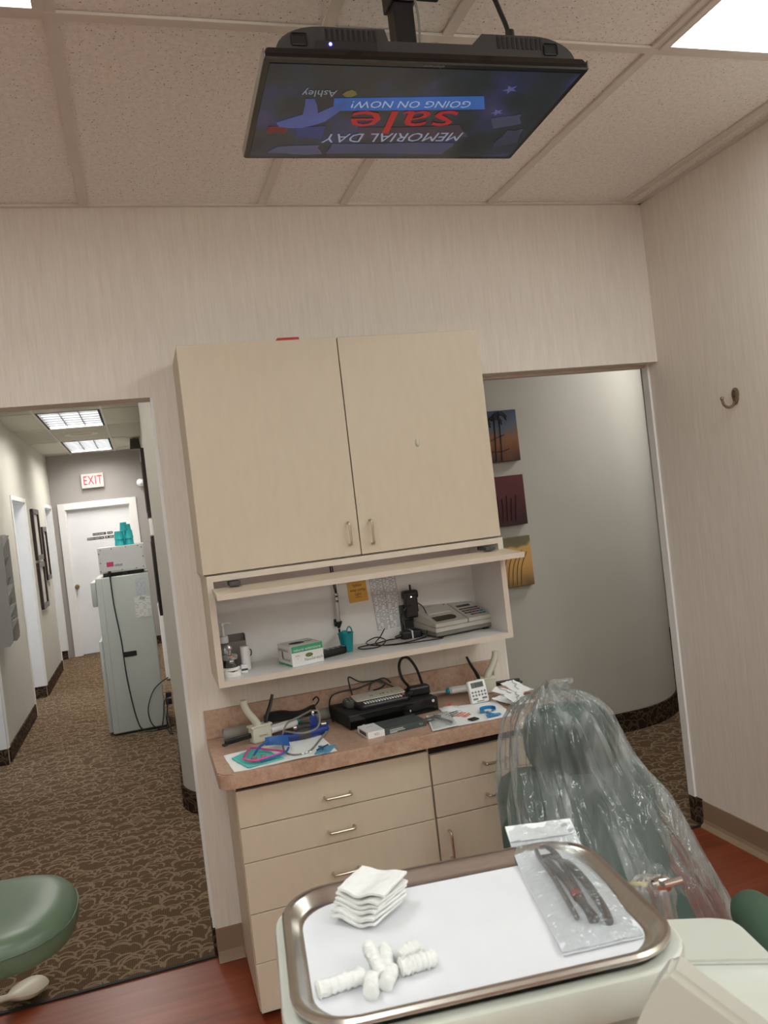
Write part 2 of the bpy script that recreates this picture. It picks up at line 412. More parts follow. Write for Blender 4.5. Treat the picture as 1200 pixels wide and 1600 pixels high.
BONE = mat('bone_plastic', (208, 204, 186), 0.45, var=0.03)
BLUE = mat('cobalt_blue_plastic', (26, 52, 128), 0.4, var=0.12)
BLUEL = mat('sky_blue_plastic', (36, 92, 160), 0.4, var=0.1)
PINK = mat('pink_plastic', (218, 74, 142), 0.4, var=0.05)
TEALN = mat('turquoise_napkin', (92, 196, 186), 0.7, var=0.04)
GREYCORD = mat('grey_cord', (132, 128, 120), 0.5)
GREYTUBE = mat('grey_card_tube', (138, 132, 124), 0.6, var=0.05)
COOL = mat('cooler_grey_plastic', (186, 190, 184), 0.4, var=0.02, scale=4)
BOXG = mat('appliance_light_grey', (206, 207, 205), 0.4, var=0.02)
INK = mat('ink_black', (38, 36, 36), 0.7)
CLEAR = m_clear('clear_glass')
FILM = m_plastic_film('polythene_bag', base=0.12, hi=0.5, rough=0.09, streak=(13, 13, 2.2), bs=0.65)
FILM2 = m_plastic_film('sleeve_film', base=0.06, hi=0.3, streak=(40, 40, 12))
POUCHF = m_plastic_film('pouch_film', base=0.10, hi=0.35, streak=(30, 30, 30))
PANELM = m_emit('light_lens_room', (242, 252, 252), PANEL)
PANELR = m_emit('light_lens_added_rear', (242, 252, 252), 12.0)  # added lamps behind the viewer
PANELH = m_emit('light_lens_hall', (255, 252, 246), HALLP)
PANELQ = m_emit('light_lens_hall_added', (255, 252, 246), HALLQ)
PANELC = m_emit('light_lens_corridor', (252, 251, 248), 27.0)

# ------------------------------------------------------------------ structure
W = 3.335; CZ = 3.03; HZ = 2.97; OPZ = 2.268
b = BM()
box(b, -2.3, -1.30, W, 3.46, 0, OPZ); box(b, 0.100, 1.492, W, 3.46, 0, OPZ); box(b, -2.3, 2.452, W, 3.46, OPZ, CZ+0.1)
struct('wall_back', b, WALLP)
struct('wall_right', bx(2.452, 2.58, -4.7, 3.45, 0, CZ+0.1), WALLP)
struct('wall_left', bx(-2.42, -2.3, -4.7, 3.46, 0, CZ+0.1), WALLP)
struct('wall_rear', bx(-2.42, 2.58, -4.82, -4.7, 0, CZ+0.1), WALLP)
struct('floor', bx(-2.42, 2.58, -4.82, 3.372, -0.1, 0), WOOD)
b = BM(); box(b, -3.4, 5.8, 3.372, 13.1, -0.1, 0.004); struct('floor_carpet', b, CARPET)
struct('trim_1', bx(-1.30, 2.452, 3.358, 3.374, 0.0, 0.007), BLACKM)       # dark binding where carpet meets wood
b = BM(); box(b, 0.091, 0.1, W+0.005, W+0.03, 0.13, OPZ); box(b, 0.091, 0.1, 3.43, 3.462, 0.13, OPZ)
struct('trim_2', b, WHITEP)
b = BM(); box(b, 2.44, 2.4515, 3.405, 3.452, 0.13, OPZ); struct('trim_3', b, WHITEP)
b = BM(); box(b, 1.492, 1.4985, W+0.005, 3.462, 0, OPZ-0.001); struct('trim_4', b, WHITEP)
b = BM(); box(b, 1.5, 2.44, 3.42, 3.464, OPZ-0.012, OPZ-0.0005); struct('trim_5', b, LAME)
# cove base: room walls
def cove(x0, y0, x1, y1, nx, ny, name, m=COVE, h=0.125):
    b = BM()
    prof = [(0.0, h), (0.006, h), (0.007, 0.035), (0.012, 0.018), (0.03, 0.004), (0.032, 0.0), (0.0, 0.0)]
    R = []
    for (x, y) in ((x0, y0), (x1, y1)):
        R.append([Vector((x+nx*d, y+ny*d, z)) for d, z in prof])
    ring(b, R); return struct(name, b, m)
cove(0.10, W, 0.204, W, 0, -1, 'baseboard_back')
cove(2.452, -4.7, 2.452, 3.36, -1, 0, 'baseboard_right')
struct('baseboard_right_carpet', bx(2.438, 2.452, 3.362, 3.45, 0.004, 0.13), CARPETB)
struct('baseboard_partition_end', bx(0.088, 0.0995, 3.362, 3.46, 0.004, 0.13), CARPETB)
# room ceiling: tees and tiles
XL = [-2.28, -1.48, -0.775, -0.072, 0.626, 0.972, 1.655, 2.352, 2.45]; YL = [-4.69, -3.995, -2.775, -1.555, -0.335, 0.885, 2.105, 3.333]
ce = struct('ceiling', bx(-2.42, 2.58, -4.82, W+0.1, CZ+0.1, CZ+0.16), TEE)
b = BM()
for x in XL[1:-1]: box(b, x-0.016, x+0.016, -4.7, W, CZ-0.006, CZ+0.002)
for y in YL[1:-1]: box(b, -2.3, 2.452, y-0.016, y+0.016, CZ-0.007, CZ+0.001)
box(b, -2.3, 2.452, W-0.02, W-0.0005, CZ-0.007, CZ+0.002); box(b, 2.43, 2.4515, -4.7, W, CZ-0.007, CZ+0.002)
box(b, -2.2995, -2.28, -4.7, W, CZ-0.007, CZ+0.002)
obj('ceiling_grid', b, TEE, ce)
lights = {(6, 5), (2, 5), (6, 3), (2, 3), (6, 1), (2, 1)}      # tiles replaced by light fixtures
for i in range(len(XL)-1):
    for j in range(len(YL)-1):
        if (i, j) in lights: continue
        obj('ceiling_tile', bx(XL[i]+0.001, XL[i+1]-0.001, YL[j]+0.001, YL[j+1]-0.001, CZ+0.002+random.uniform(0, 0.0015), CZ+0.018), TILE, ce)
LLAB = {(2, 1): 'added unseen ceiling light panel farthest behind the viewer on the stool side', (2, 3): 'added unseen ceiling light panel behind the viewer on the stool side', (2, 5): 'white ceiling light panel cut by the top corner above the hallway side',
        (6, 1): 'added unseen ceiling light panel farthest behind the viewer on the coat hook side', (6, 3): 'added unseen ceiling light panel behind the viewer on the coat hook side', (6, 5): 'bright white ceiling light panel beside the coat hook wall'}
for (i, j), lb in sorted(LLAB.items()):
    x0, x1, y0, y1 = XL[i]+0.012, XL[i+1]-0.012, YL[j]+0.012, YL[j+1]-0.012
    t = thing('ceiling_light', lb, 'light', ((x0+x1)/2, (y0+y1)/2, CZ), 'white light panels in the tiled ceiling')
    f = BM(); fw = 0.024
    box(f, x0, x1, y0, y0+fw, CZ-0.012, CZ+0.05); box(f, x0, x1, y1-fw, y1, CZ-0.012, CZ+0.05)
    box(f, x0, x0+fw, y0+fw, y1-fw, CZ-0.012, CZ+0.05); box(f, x1-fw, x1, y0+fw, y1-fw, CZ-0.012, CZ+0.05)
    obj('light_frame', f, TEE, t)
    obj('diffuser', bx(x0+fw, x1-fw, y0+fw, y1-fw, CZ-(0.006 if j == 5 else 0.11), CZ+0.01), PANELM if j == 5 else PANELR, t)  # rear rows are added lamps, dropped lower to brighten walls and ceiling
    k = BM(); box(k, x0+0.004, x0+0.02, y1-0.33, y1-0.30, CZ-0.02, CZ-0.012, 0.002); obj('latch', k, DKGREY, t)

# hall: walls, island, ceiling
b = BM()
HX = -1.22
for y0, y1 in ((3.46, 6.15), (7.12, 8.88), (9.86, 11.74), (12.62, 12.75)): box(b, HX-0.13, HX, y0, y1, 0, HZ+0.1)
for y0, y1 in ((6.15, 7.12), (8.88, 9.86), (11.74, 12.62)): box(b, HX-0.13, HX, y0, y1, 2.2, HZ+0.1)
struct('wall_hall_left', b, HALLW)
for k, (y0, y1) in enumerate(((6.15, 7.12), (8.88, 9.86), (11.74, 12.62))):
    b = BM(); w = 0.045
    box(b, HX-0.001, HX+0.012, y0-w, y0, 0.0 if k else 0.0, 2.2+w); box(b, HX-0.001, HX+0.012, y1, y1+w, 0.13, 2.2+w); box(b, HX-0.001, HX+0.012, y0, y1, 2.2, 2.2+w)
    box(b, HX-0.131, HX-0.002, y1-0.012, y1, 0.13, 2.2); box(b, HX-0.131, HX-0.002, y0, y0+0.012, 0.13, 2.2); box(b, HX-0.131, HX-0.002, y0, y1, 2.188, 2.2)
    struct('trim_%d' % (6+k), b, WHITEP)
    struct('baseboard_jamb_%d' % (k+1), bx(HX-0.131, HX-0.0, y1-0.026, y1-0.0005, 0.004, 0.13), CARPETB)
b = BM()
for y0, y1 in ((3.46, 6.10), (7.165, 8.835), (9.905, 11.695)): box(b, HX, HX+0.014, y0, y1, 0.004, 0.13)
struct('baseboard_hall_left', b, CARPETB)
# side rooms behind the openings
b = BM()
box(b, -3.4, -3.3, 5.2, 13.0, 0, HZ+0.1)
for y in (5.2, 8.0, 11.0, 12.9): box(b, -3.3, HX-0.13, y, y+0.1, 0, HZ+0.1)
struct('wall_side_rooms', b, mat('side_room_paint', (214, 220, 226), 0.6, var=0.02, scale=3))
# hall end wall around the door
b = BM()
box(b, -1.45, -1.04, 12.75, 12.9, 0, HZ+0.1); box(b, -0.13, 0.5, 12.75, 12.9, 0, HZ+0.1); box(b, -1.04, -0.13, 12.75, 12.9, 2.16, HZ+0.1)
struct('wall_hall_end', b, HALLEND)
struct('baseboard_hall_end', bx(-0.03, 0.13, 12.735, 12.75, 0.004, 0.13), CARPETB)
dr = struct('door_1', bx(-1.04, -0.13, 12.80, 12.84, 0.012, 2.16), DOORW)
b = BM()
box(b, -1.14, -1.04, 12.725, 12.75, 0.0, 2.255, 0.004); box(b, -0.13, -0.03, 12.725, 12.75, 0.0, 2.255, 0.004); box(b, -1.04, -0.13, 12.725, 12.75, 2.16, 2.255, 0.004)
box(b, -1.04, -1.025, 12.75, 12.80, 0, 2.16); box(b, -0.145, -0.13, 12.75, 12.80, 0, 2.16); box(b, -1.025, -0.145, 12.75, 12.80, 2.145, 2.16)
obj('door_frame', b, WHITEP, dr)
b = BM(); lathe(b, [(0.032, 0), (0.034, 0.006), (0.012, 0.01), (0.011, 0.03), (0.026, 0.04), (0.032, 0.055), (0.026, 0.07), (0.002, 0.074)], frame((-1.0, 12.80, 1.02), (1, 0, 0), (0, 0, 1)), 16)
obj('door_knob', b, mat('aged_brass', (170, 150, 110), 0.3, 1.0), dr, True, label='brass door knob')
b = BM()
for x, w, z in ((-0.60, 0.20, 1.76), (-0.45, 0.09, 1.76), (-0.66, 0.25, 1.70), (-0.50, 0.07, 1.70), (-0.40, 0.16, 1.70)): box(b, x-w/2, x+w/2-0.012, 12.797, 12.80, z-0.018, z+0.018)
obj('door_lettering_strips', b, INK, dr, label='black label strips')
b = BM()
for x, w, z in ((-0.60, 0.20, 1.76), (-0.45, 0.09, 1.76), (-0.66, 0.25, 1.70), (-0.50, 0.07, 1.70), (-0.40, 0.16, 1.70)):
    n = int((w-0.03)/0.02)
    for i in range(n):
        xx = x-w/2+0.012+i*0.02; h = random.choice((0.006, 0.009)); box(b, xx, xx+0.009, 12.7955, 12.797, z-h, z+h)
obj('lettering', b, WHITEP, dr, kind='stuff')
# island block with rounded ends
isl = []
def arc(cx, cy, r, a0, a1, n):
    return [(cx+r*math.cos(a0+(a1-a0)*i/n), cy+r*math.sin(a0+(a1-a0)*i/n)) for i in range(n+1)]
isl += [(0.12, 12.745), (0.12, 6.6), (0.085, 5.9)] + arc(0.50, 5.285, 0.434, PI, 1.5*PI, 14)[1:] + arc(3.05, 5.54, 0.70, 1.5*PI, 2*PI, 18) + [(3.75, 12.745)]
b = BM(); prism(b, isl, 0, HZ+0.05); struct('wall_island', b, HALLW, True)
def strip(pts, th, z0, z1, n):
    b = BM(); R = []
    for i, p in enumerate(pts):
        a = Vector(pts[max(i-1, 0)]); c = Vector(pts[min(i+1, len(pts)-1)]); d = (c-a).normalized(); nn = Vector((d.y, -d.x))*n
        q = Vector(p)+nn*th; R.append([Vector((p[0], p[1], z0)), Vector((q.x, q.y, z0)), Vector((q.x, q.y, z1)), Vector((p[0], p[1], z1))])
    return ring(b, R)
struct('baseboard_island', strip(isl[1:-1], 0.016, 0.004, 0.135, 1), CARPETB, True)
# corridor beyond the doorway by the hook wall
struct('wall_corridor_end', bx(5.6, 5.75, 3.0, 13.0, 0, HZ+0.1), HALLW)
struct('wall_corridor_back', bx(3.75, 5.6, 7.14, 7.3, 0, HZ+0.1), HALLW)
struct('baseboard_corridor', bx(3.75, 5.6, 7.125, 7.14, 0.004, 0.135), CARPETB)
struct('wall_corridor_front', bx(2.58, 5.6, 3.33, 3.45, 0, HZ+0.1), HALLW)
# hall ceiling
hc = struct('ceiling_hall', bx(-3.4, 5.75, 3.46, 13.1, HZ+0.1, HZ+0.16), TEEH)
HXL = [-1.22, -0.862, -0.245, 0.12]; HYL = [3.46, 4.0, 5.1, 6.2, 7.3, 8.36, 9.60, 10.95, 12.42, 12.75]
b = BM()
for x in HXL[1:-1]: box(b, x-0.012, x+0.012, 3.46, 12.75, HZ-0.005, HZ+0.001)
for y in HYL[1:-1]: box(b, -1.22, 0.12, y-0.006, y+0.006, HZ-0.004, HZ+0.001)
obj('ceiling_grid', b, TEEH, hc)
hl = {(1, 1), (1, 3), (1, 5), (1, 7)}
for i in range(3):
    for j in range(len(HYL)-1):
        if (i, j) in hl: continue
        obj('ceiling_tile', bx(HXL[i]+0.001, HXL[i+1]-0.001, HYL[j]+0.001, HYL[j+1]-0.001, HZ+0.001, HZ+0.016), TILEH, hc)
b = BM(); box(b, 0.05, 5.6, 3.46, 4.0, HZ+0.001, HZ+0.016); box(b, 0.125, 5.6, 4.005, 7.14, HZ+0.03, HZ+0.046)
obj('corridor_ceiling_panels', b, TILEH, hc)
def louver_light(x0, x1, y0, y1, label, pm):
    t = thing('louvered_light', label, 'light', ((x0+x1)/2, (y0+y1)/2, HZ), 'louvered ceiling lights along the hallway')
    for xa in (x0, x1-0.02): obj('side_channel', bx(xa, xa+0.02, y0, y1, HZ-0.008, HZ+0.09), BLACKM, t, label='black side channel')
    for ya in (y0, y1-0.02): obj('end_channel', bx(x0+0.02, x1-0.02, ya, ya+0.02, HZ-0.008, HZ+0.09), TEEH, t)
    obj('diffuser', bx(x0+0.02, x1-0.02, y0+0.02, y1-0.02, HZ+0.06, HZ+0.08), pm, t)
    f = BM(); f2 = BM(); LG = mat('louver_shade_tone', (52, 54, 58), 0.5); LG2 = mat('louver_lit_tone', (112, 114, 118), 0.5)  # blades coloured dark below and pale above to paint in lit stripes
    for k in range(1, 3): xx = x0+0.02+(x1-x0-0.04)*k/3; box(f, xx-0.004, xx+0.004, y0+0.02, y1-0.02, HZ, HZ+0.046)
    n = max(3, int((y1-y0)/0.17))
    for k in range(1, n): yy = y0+(y1-y0)*k/n; box(f, x0+0.02, x1-0.02, yy-0.005, yy+0.005, HZ+0.001, HZ+0.013); box(f2, x0+0.02, x1-0.02, yy-0.005, yy+0.005, HZ+0.0131, HZ+0.046)
    obj('louver', f, LG, t, kind='stuff'); obj('louver_upper', f2, LG2, t, kind='stuff')
for j, lb in ((1, 'added louvered ceiling light hidden above the hallway entrance'), (3, 'added unseen louvered ceiling light over the hallway before the cooler'), (5, 'nearer of the two lit louvered ceiling lights seen through the hallway opening'), (7, 'farther lit louvered ceiling light, just in front of the exit sign wall')):
    louver_light(HXL[1]+0.014, HXL[2]-0.014, HYL[j]+0.008, HYL[j+1]-0.008, lb, PANELH if j > 4 else PANELQ)  # the two hidden fixtures are added to brighten the near hall
def flat_light(x0, x1, y0, y1, z, label):
    t = thing('corridor_light', label, 'light', ((x0+x1)/2, (y0+y1)/2, z))
    f = BM(); box(f, x0, x1, y0, y1, z, z+0.04); obj('light_frame', f, TEEH, t)
    obj('diffuser', bx(x0+0.03, x1-0.03, y0+0.03, y1-0.03, z-0.004, z+0.0), PANELC, t)
flat_light(3.35, 3.95, 3.85, 4.45, HZ-0.03, 'corridor ceiling light out of sight above the rounded wall')
# daylight in the side rooms
for (y, e) in ((6.6, 26), (9.4, 34), (12.2, 14)):
    l = bpy.data.lights.new('side_room_window', 'AREA'); l.shape = 'RECTANGLE'; l.size = 1.0; l.size_y = 1.3; l.energy = e; l.color = (0.78, 0.88, 1.0)
    o = bpy.data.objects.new('side_room_window_light', l); C.objects.link(o); o.location = (-3.2, y, 1.6); o.rotation_euler = (0, -PI/2, 0)

# ------------------------------------------------------------------ cabinets
def handle(p, q, out, parent, name='handle'):
    """bent wire pull between feet p and q, standing off along out"""
    p = Vector(p); q = Vector(q); o = Vector(out)*0.028; d = (q-p).normalized()*0.008
    b = BM(); tube(b, [p, p+o*0.65, p+o*0.93+d*0.4, p+o+d*1.6, q+o-d*1.6, q+o*0.93-d*0.4, q+o*0.65, q], 0.0050, 8, 3)
    return obj(name, b, NICKEL, parent, True, label='satin metal wire pull')
FY = 3.003
t = thing('wall_cabinet', 'beige two-door wall cabinet hung above the open shelf', 'cabinet', (0.787, W, 1.557))
cab_x0, cab_x1 = 0.193, 1.380
obj('carcass', bx(cab_x0, cab_x1, FY+0.0195, W-0.001, 1.553, 2.393), LAM, t)
b = BM(); box(b, cab_x0+0.004, cab_x1-0.004, FY+0.0165, FY+0.0195, 1.556, 2.39); obj('door_gap', b, GAP, t, label='dark gap around the doors')
mid = 0.793
for k, (x0, x1) in enumerate(((cab_x0, mid-0.002), (mid+0.002, cab_x1))):
    d = obj('door', bx(x0, x1, FY, FY+0.0165, 1.5585, 2.395, 0.0012, 1), LAM, t)
    hx = mid-0.041 if k == 0 else mid+0.047
    handle((hx, FY, 1.602 if k == 0 else 1.595), (hx, FY, 1.686), (0, -1, 0), d)
    if k == 1:
        b = BM(); lathe(b, [(0.009, 0), (0.009, 0.004), (0.006, 0.009), (0.001, 0.011)], frame((1.07, FY, 1.965), (1, 0, 0), (0, 0, 1)) @ Matrix.Diagonal((0.95, 1.75, 1, 1)), 14)
        obj('bumper', b, BONE, d, True, label='small cream bumper stuck to the door')
b = BM(); box(b, 0.575, 0.66, 3.06, 3.25, 2.394, 2.417, 0.002); tag(obj('binder', b, mat('red_binder', (178, 40, 38), 0.5)), 'red binder lying on top of the beige wall cabinet', 'binder')

t = thing('open_shelf', 'open beige shelf box with white inside mounted under the wall cabinet', 'shelf', (0.795, W, 1.145))
sx0, sx1, sz0, sz1 = 0.204, 1.386, 1.143, 1.552
for nm, a in (('side_panel', (sx0, sx0+0.022, FY, W-0.001, sz0, sz1)), ('side_panel', (sx1-0.022, sx1, FY, W-0.001, sz0, sz1)),
              ('bottom_panel', (sx0+0.022, sx1-0.022, FY, W-0.001, sz0, sz0+0.022)), ('top_panel', (sx0+0.022, sx1-0.022, FY, W-0.001, sz1-0.022, sz1))):
    ft = BM(); box(ft, a[0], a[1], a[2]+0.0015, a[3], a[4], a[5]); p = obj(nm, ft, LAMW if nm == 'bottom_panel' else LAMW, t)
    obj('edge_band', bx(a[0], a[1], a[2], a[2]+0.0015, a[4], a[5]), LAME, p, label='beige edge band')
obj('outer_skin', bx(sx0-0.001, sx0, FY, W-0.001, sz0, sz1), LAM, t)
obj('back_panel', bx(sx0+0.022, sx1-0.022, W-0.02, W-0.001, sz0+0.022, sz1-0.022), LAMW, t)
M = frame((0.806, 2.835, 1.476), (1, 0, 0), (0, 1, 0.055))
b = BM(); box(b, -0.586, 0.586, 0, 0.17, 0, 0.02, 0.001, 1, M); fp = obj('flip_up_panel', b, LAM, t, label='flip-up front panel left open at a slight tilt')
b = BM(); box(b, -0.586, 0.586, -0.0015, 0, 0, 0.02, 0, 1, M); obj('edge_band', b, LAME, fp)
for x in (0.30, 1.31):
    b = BM(); box(b, x-0.02, x+0.02, 2.96, 3.05, 1.509, 1.524, 0.002); obj('hinge', b, DKGREY, t)

# worktop
c = 0.885
b = BM()
poly = [(1.48, W-0.001), (0.153, W-0.001), (0.153, 2.86)] + [(0.203-0.05*math.cos(a), 2.86-0.05*math.sin(a)) for a in [i*PI/14 for i in range(1, 8)]] + [(1.48, 2.81)]
prism(b, poly, c-0.052, c)
bmesh.ops.bevel(b, geom=[e for e in b.edges if all(abs(v.co.z-c) < 1e-5 and (v.co.y < W-0.01) for v in e.verts)], offset=0.005, segments=2, affect='EDGES')
t = tag(obj('worktop', b, STONE, None, base=(0.8, 3.0, c-0.052)), 'mottled tan laminate worktop with rounded front corner on the drawer cabinets', 'worktop')
obj('backsplash', bx(0.153, 1.417, W-0.021, W-0.001, c, c+0.113, 0.002), STONE, t)
# base cabinets
DY = 2.845
def base_unit(x0, x1, label):
    t = thing('base_cabinet', label, 'cabinet', ((x0+x1)/2, W, 0), 'beige base cabinets under the worktop')
    obj('carcass', bx(x0, x1, DY+0.02, W-0.036, 0.03, c-0.053), LAM, t)
    obj('gap_backing', bx(x0+0.006, x1-0.002, DY+0.0185, DY+0.02, 0.035, c-0.055), GAP, t, label='dark gaps between the fronts')
    obj('toe_kick', bx(x0+0.01, x1-0.003, DY+0.05, W-0.04, 0.0, 0.0295), GAP, t)
    return t
t = base_unit(0.203, 0.9165, 'beige five-drawer base cabinet next to the hallway opening')
zs = [0.812, 0.681, 0.558, 0.379, 0.206, 0.032]
for a, bb in zip(zs, zs[1:]):
    d = obj('drawer', bx(0.206, 0.9145, DY, DY+0.0185, bb+0.0015, a-0.0015, 0.001, 1), LAM, t)
    zm = {0: .727}.get(zs.index(a), None) or ((a+bb)/2 if a < .5 else (0.605 if a > .6 else 0.455)); zm = zm if a > .4 else (a+bb)/2+0.02
    handle((0.512, DY, zm), (0.606, DY, zm), (0, -1, 0), d)
t = base_unit(0.9175, 1.43, 'beige base cabinet with two drawers over a door beside the bagged chair')
for a, bb in ((0.796, 0.681), (0.681, 0.558)):
    d = obj('drawer', bx(0.922, 1.427, DY, DY+0.0185, bb+0.0015, a-0.0015, 0.001, 1), LAM, t)
    z = 0.727 if a > .7 else 0.607
    handle((1.13, DY, z), (1.225, DY, z), (0, -1, 0), d)
d = obj('door', bx(0.922, 1.427, DY, DY+0.0185, 0.032, 0.556, 0.001, 1), LAM, t)
handle((0.962, DY, 0.403), (0.962, DY, 0.505), (0, -1, 0), d)

# ------------------------------------------------------------------ television
O = Vector((0.71, 1.805, 2.652))
TM = Matrix.Translation(O) @ Matrix.Rotation(-0.023, 4, 'Z') @ Matrix.Rotation(-0.026, 4, 'X')
tv = thing('television', 'flat black television hung face down from the ceiling showing a furniture sale advert', 'television', O)
b = BM(); R = []
for (w, d, z) in ((0.728, 0.428, 0.0), (0.731, 0.431, 0.004), (0.731, 0.431, 0.012), (0.716, 0.420, 0.026)):
    R.append([TM @ Vector((p[0], p[1], z)) for p in rrect(w, d, 0.006, 3)])
ring(b, R); obj('bezel', b, BLACKG, tv)
for x in (-0.366, 0.3635):
    b = BM(); box(b, x, x+0.0025, -0.214, 0.214, 0.002, 0.022, 0, 1, TM); obj('side_trim', b, mat('silver_trim', (170, 168, 165), 0.3, 1.0), tv, label='silver side trim')
# back housing with a notch in the middle of its lower edge
def hprism(poly, y0, y1, m, name, parent=tv):
    b = BM(); R = [[TM @ Vector((p[0], y, p[1])) for p in poly] for y in (y0, y1)]
    ring(b, R); return obj(name, b, m, parent)
cv = [(-0.345, 0.026)]
for i in range(9): a = PI/2*i/8; cv.append((-0.335+0.10*(1-math.cos(a))+0.0, 0.028+0.055*math.sin(a)))
cv += [(-0.098, 0.083), (-0.092, 0.058), (0.098, 0.058), (0.124, 0.083)]
for i in range(9): a = PI/2*(8-i)/8; cv.append((0.345-0.10*(1-math.cos(a)), 0.028+0.055*math.sin(a)))
cv += [(0.352, 0.026)]
bh = hprism(cv, -0.195, 0.02, TVGREY, 'back_housing')
hprism([(-0.30, 0.026), (-0.28, 0.05), (0.28, 0.05), (0.30, 0.026)], 0.0205, 0.19, TVGREY, 'rear_cover')
b = BM()
for i in range(10): x = -0.228+i*0.0115; box(b, x, x+0.006, -0.1965, -0.195, 0.052, 0.078, 0, 1, TM)
for i in range(10): x = 0.158+i*0.0115; box(b, x, x+0.006, -0.1965, -0.195, 0.052, 0.078, 0, 1, TM)
obj('vent_slot', b, BLACK, bh, kind='stuff')
for x in (-0.302, 0.268):
    b = BM(); box(b, x, x+0.034, -0.197, -0.195, 0.040, 0.066, 0.004, 2, TM); obj('speaker_grille', b, BLACK, bh)
b = BM(); box(b, -0.25, -0.12, -0.205, -0.195, 0.029, 0.050, 0.003, 2, TM); cp = obj('control_panel', b, BLACKM, bh)
b = BM(); bmesh.ops.create_uvsphere(b, u_segments=10, v_segments=8, radius=0.0035, matrix=TM @ Matrix.Translation((-0.222, -0.2055, 0.040))); obj('power_light', b, m_emit('blue_led', (60, 60, 255), 14), cp, label='glowing blue power light')
# screen and advert
def m_screen():
    m, t, b = nt('screen_advert')
    b.inputs['Base Color'].default_value = (0.006, 0.006, 0.007, 1); b.inputs['Roughness'].default_value = 0.22
    nz = N(t, 'ShaderNodeTexNoise'); nz.inputs['Scale'].default_value = 7; nz.inputs['Detail'].default_value = 5
    t.links.new(mapc(t), nz.inputs['Vector'])
    t.links.new(ramp(t, nz.outputs[0], [(0.35, lin((20, 26, 44))), (0.5, lin((28, 42, 46))), (0.6, lin((38, 46, 84))), (0.72, lin((60, 60, 92)))]), b.inputs['Emission Color'])
    b.inputs['Emission Strength'].default_value = 0.5; return m
sc = obj('screen', box(BM(), -0.352, 0.352, -0.200, 0.200, -0.0012, 0.0, 0, 1, TM), m_screen(), tv)
def sflat(name, poly, col, s, z=-0.002):
    b = BM(); R = [[TM @ Vector((p[0]-0.71, p[1]-1.805, q)) for p in poly] for q in (z-0.0002, -0.0013)]
    ring(b, R); return obj(name, b, m_emit('adv_'+name+str(col), col, s*0.62, 0.35, (6, 6, 7)), sc)
def wob(poly, k=3, a=0.006):
    out = []
    for i in range(len(poly)):
        p = Vector(poly[i]); q = Vector(poly[(i+1) % len(poly)])
        for j in range(k): s = p.lerp(q, j/k); out.append((s.x+random.uniform(-a, a), s.y+random.uniform(-a, a)))
    return out
sflat('advert_stripe', wob([(0.42, 1.955), (0.52, 1.945), (0.54, 1.99), (0.40, 1.99)]), (92, 92, 120), 0.8)
sflat('advert_stripe', wob([(0.56, 1.94), (0.88, 1.925), (0.86, 1.985), (0.55, 1.99)]), (78, 80, 112), 0.8)
sflat('advert_stripe', wob([(0.60, 1.86), (0.86, 1.84), (0.90, 1.90), (0.62, 1.91)]), (84, 66, 84), 0.7)
sflat('advert_stripe', wob([(0.93, 1.80), (1.0, 1.78), (1.02, 1.83), (0.95, 1.85)]), (74, 78, 104), 0.8)
sflat('advert_stripe', wob([(1.0, 1.86), (1.04, 1.85), (1.045, 1.93), (0.99, 1.95)]), (70, 72, 98), 0.7)
sflat('advert_figure', wob([(0.452, 1.735), (0.475, 1.73), (0.495, 1.79), (0.545, 1.735), (0.565, 1.74), (0.515, 1.83), (0.47, 1.86), (0.41, 1.86), (0.40, 1.84), (0.46, 1.80)], 2, 0.003), (92, 104, 170), 0.8)
sflat('advert_figure', wob([(0.45, 1.86), (0.52, 1.85), (0.52, 1.91), (0.46, 1.90)], 2, 0.003), (52, 66, 124), 0.8)
sflat('advert_figure', wob([(0.385, 1.86), (0.43, 1.85), (0.43, 1.885), (0.39, 1.89)], 2, 0.004), (120, 34, 38), 0.8)
for (x, y, r) in ((0.92, 1.675, 0.018), (0.93, 1.775, 0.016)):
    sflat('advert_star', [(x+(r if i % 2 == 0 else r*0.4)*math.cos(PI/5*i+.3), y+(r if i % 2 == 0 else r*0.4)*math.sin(PI/5*i+.3)) for i in range(10)], (96, 100, 150), 0.9)
sflat('advert_banner', [(0.526, 1.782), (0.518, 1.729), (0.868, 1.706), (0.893, 1.762)], (58, 110, 190), 0.95)
def stext(s, x, y, size, col, e, sx=1.0, shear=0.0, z=-0.0026, align='CENTER'):
    P = TM @ Vector((x-0.71, y-1.805, z)); Rr = TM.to_3x3() @ Vector((-1, 0.04, 0)); U = TM.to_3x3() @ Vector((0.05, 1, 0))
    return text('advert_lettering', s, size, frame(P, Rr, U), m_emit('adv_txt'+s.replace(' ', ''), col, e*0.52, 0, (6, 6, 7)), sc, align, sx, shear)
stext('MEMORIAL DAY', 0.708, 1.899, 0.062, (190, 192, 215), 0.75, 0.80, 0.15)
stext('sale', 0.705, 1.822, 0.152, (196, 34, 40), 0.9, 1.18)
stext('GOING ON NOW!', 0.705, 1.745, 0.042, (200, 215, 240), 0.85, 0.82)
stext('Ashley', 0.480, 1.708, 0.038, (170, 175, 185), 0.7, 0.75)
sflat('advert_logo', [(0.532, 1.712), (0.540, 1.700), (0.550, 1.693), (0.560, 1.700), (0.566, 1.712), (0.556, 1.722), (0.542, 1.722)], (150, 130, 70), 0.7)
P = TM @ Vector((-0.002, -0.2075, -0.0006)); text('brand_lettering', 'element', 0.015, frame(P, TM.to_3x3() @ Vector((-1, 0, 0)), TM.to_3x3() @ Vector((0, 1, 0))), mat('grey_print', (150, 150, 150), 0.5), tv)
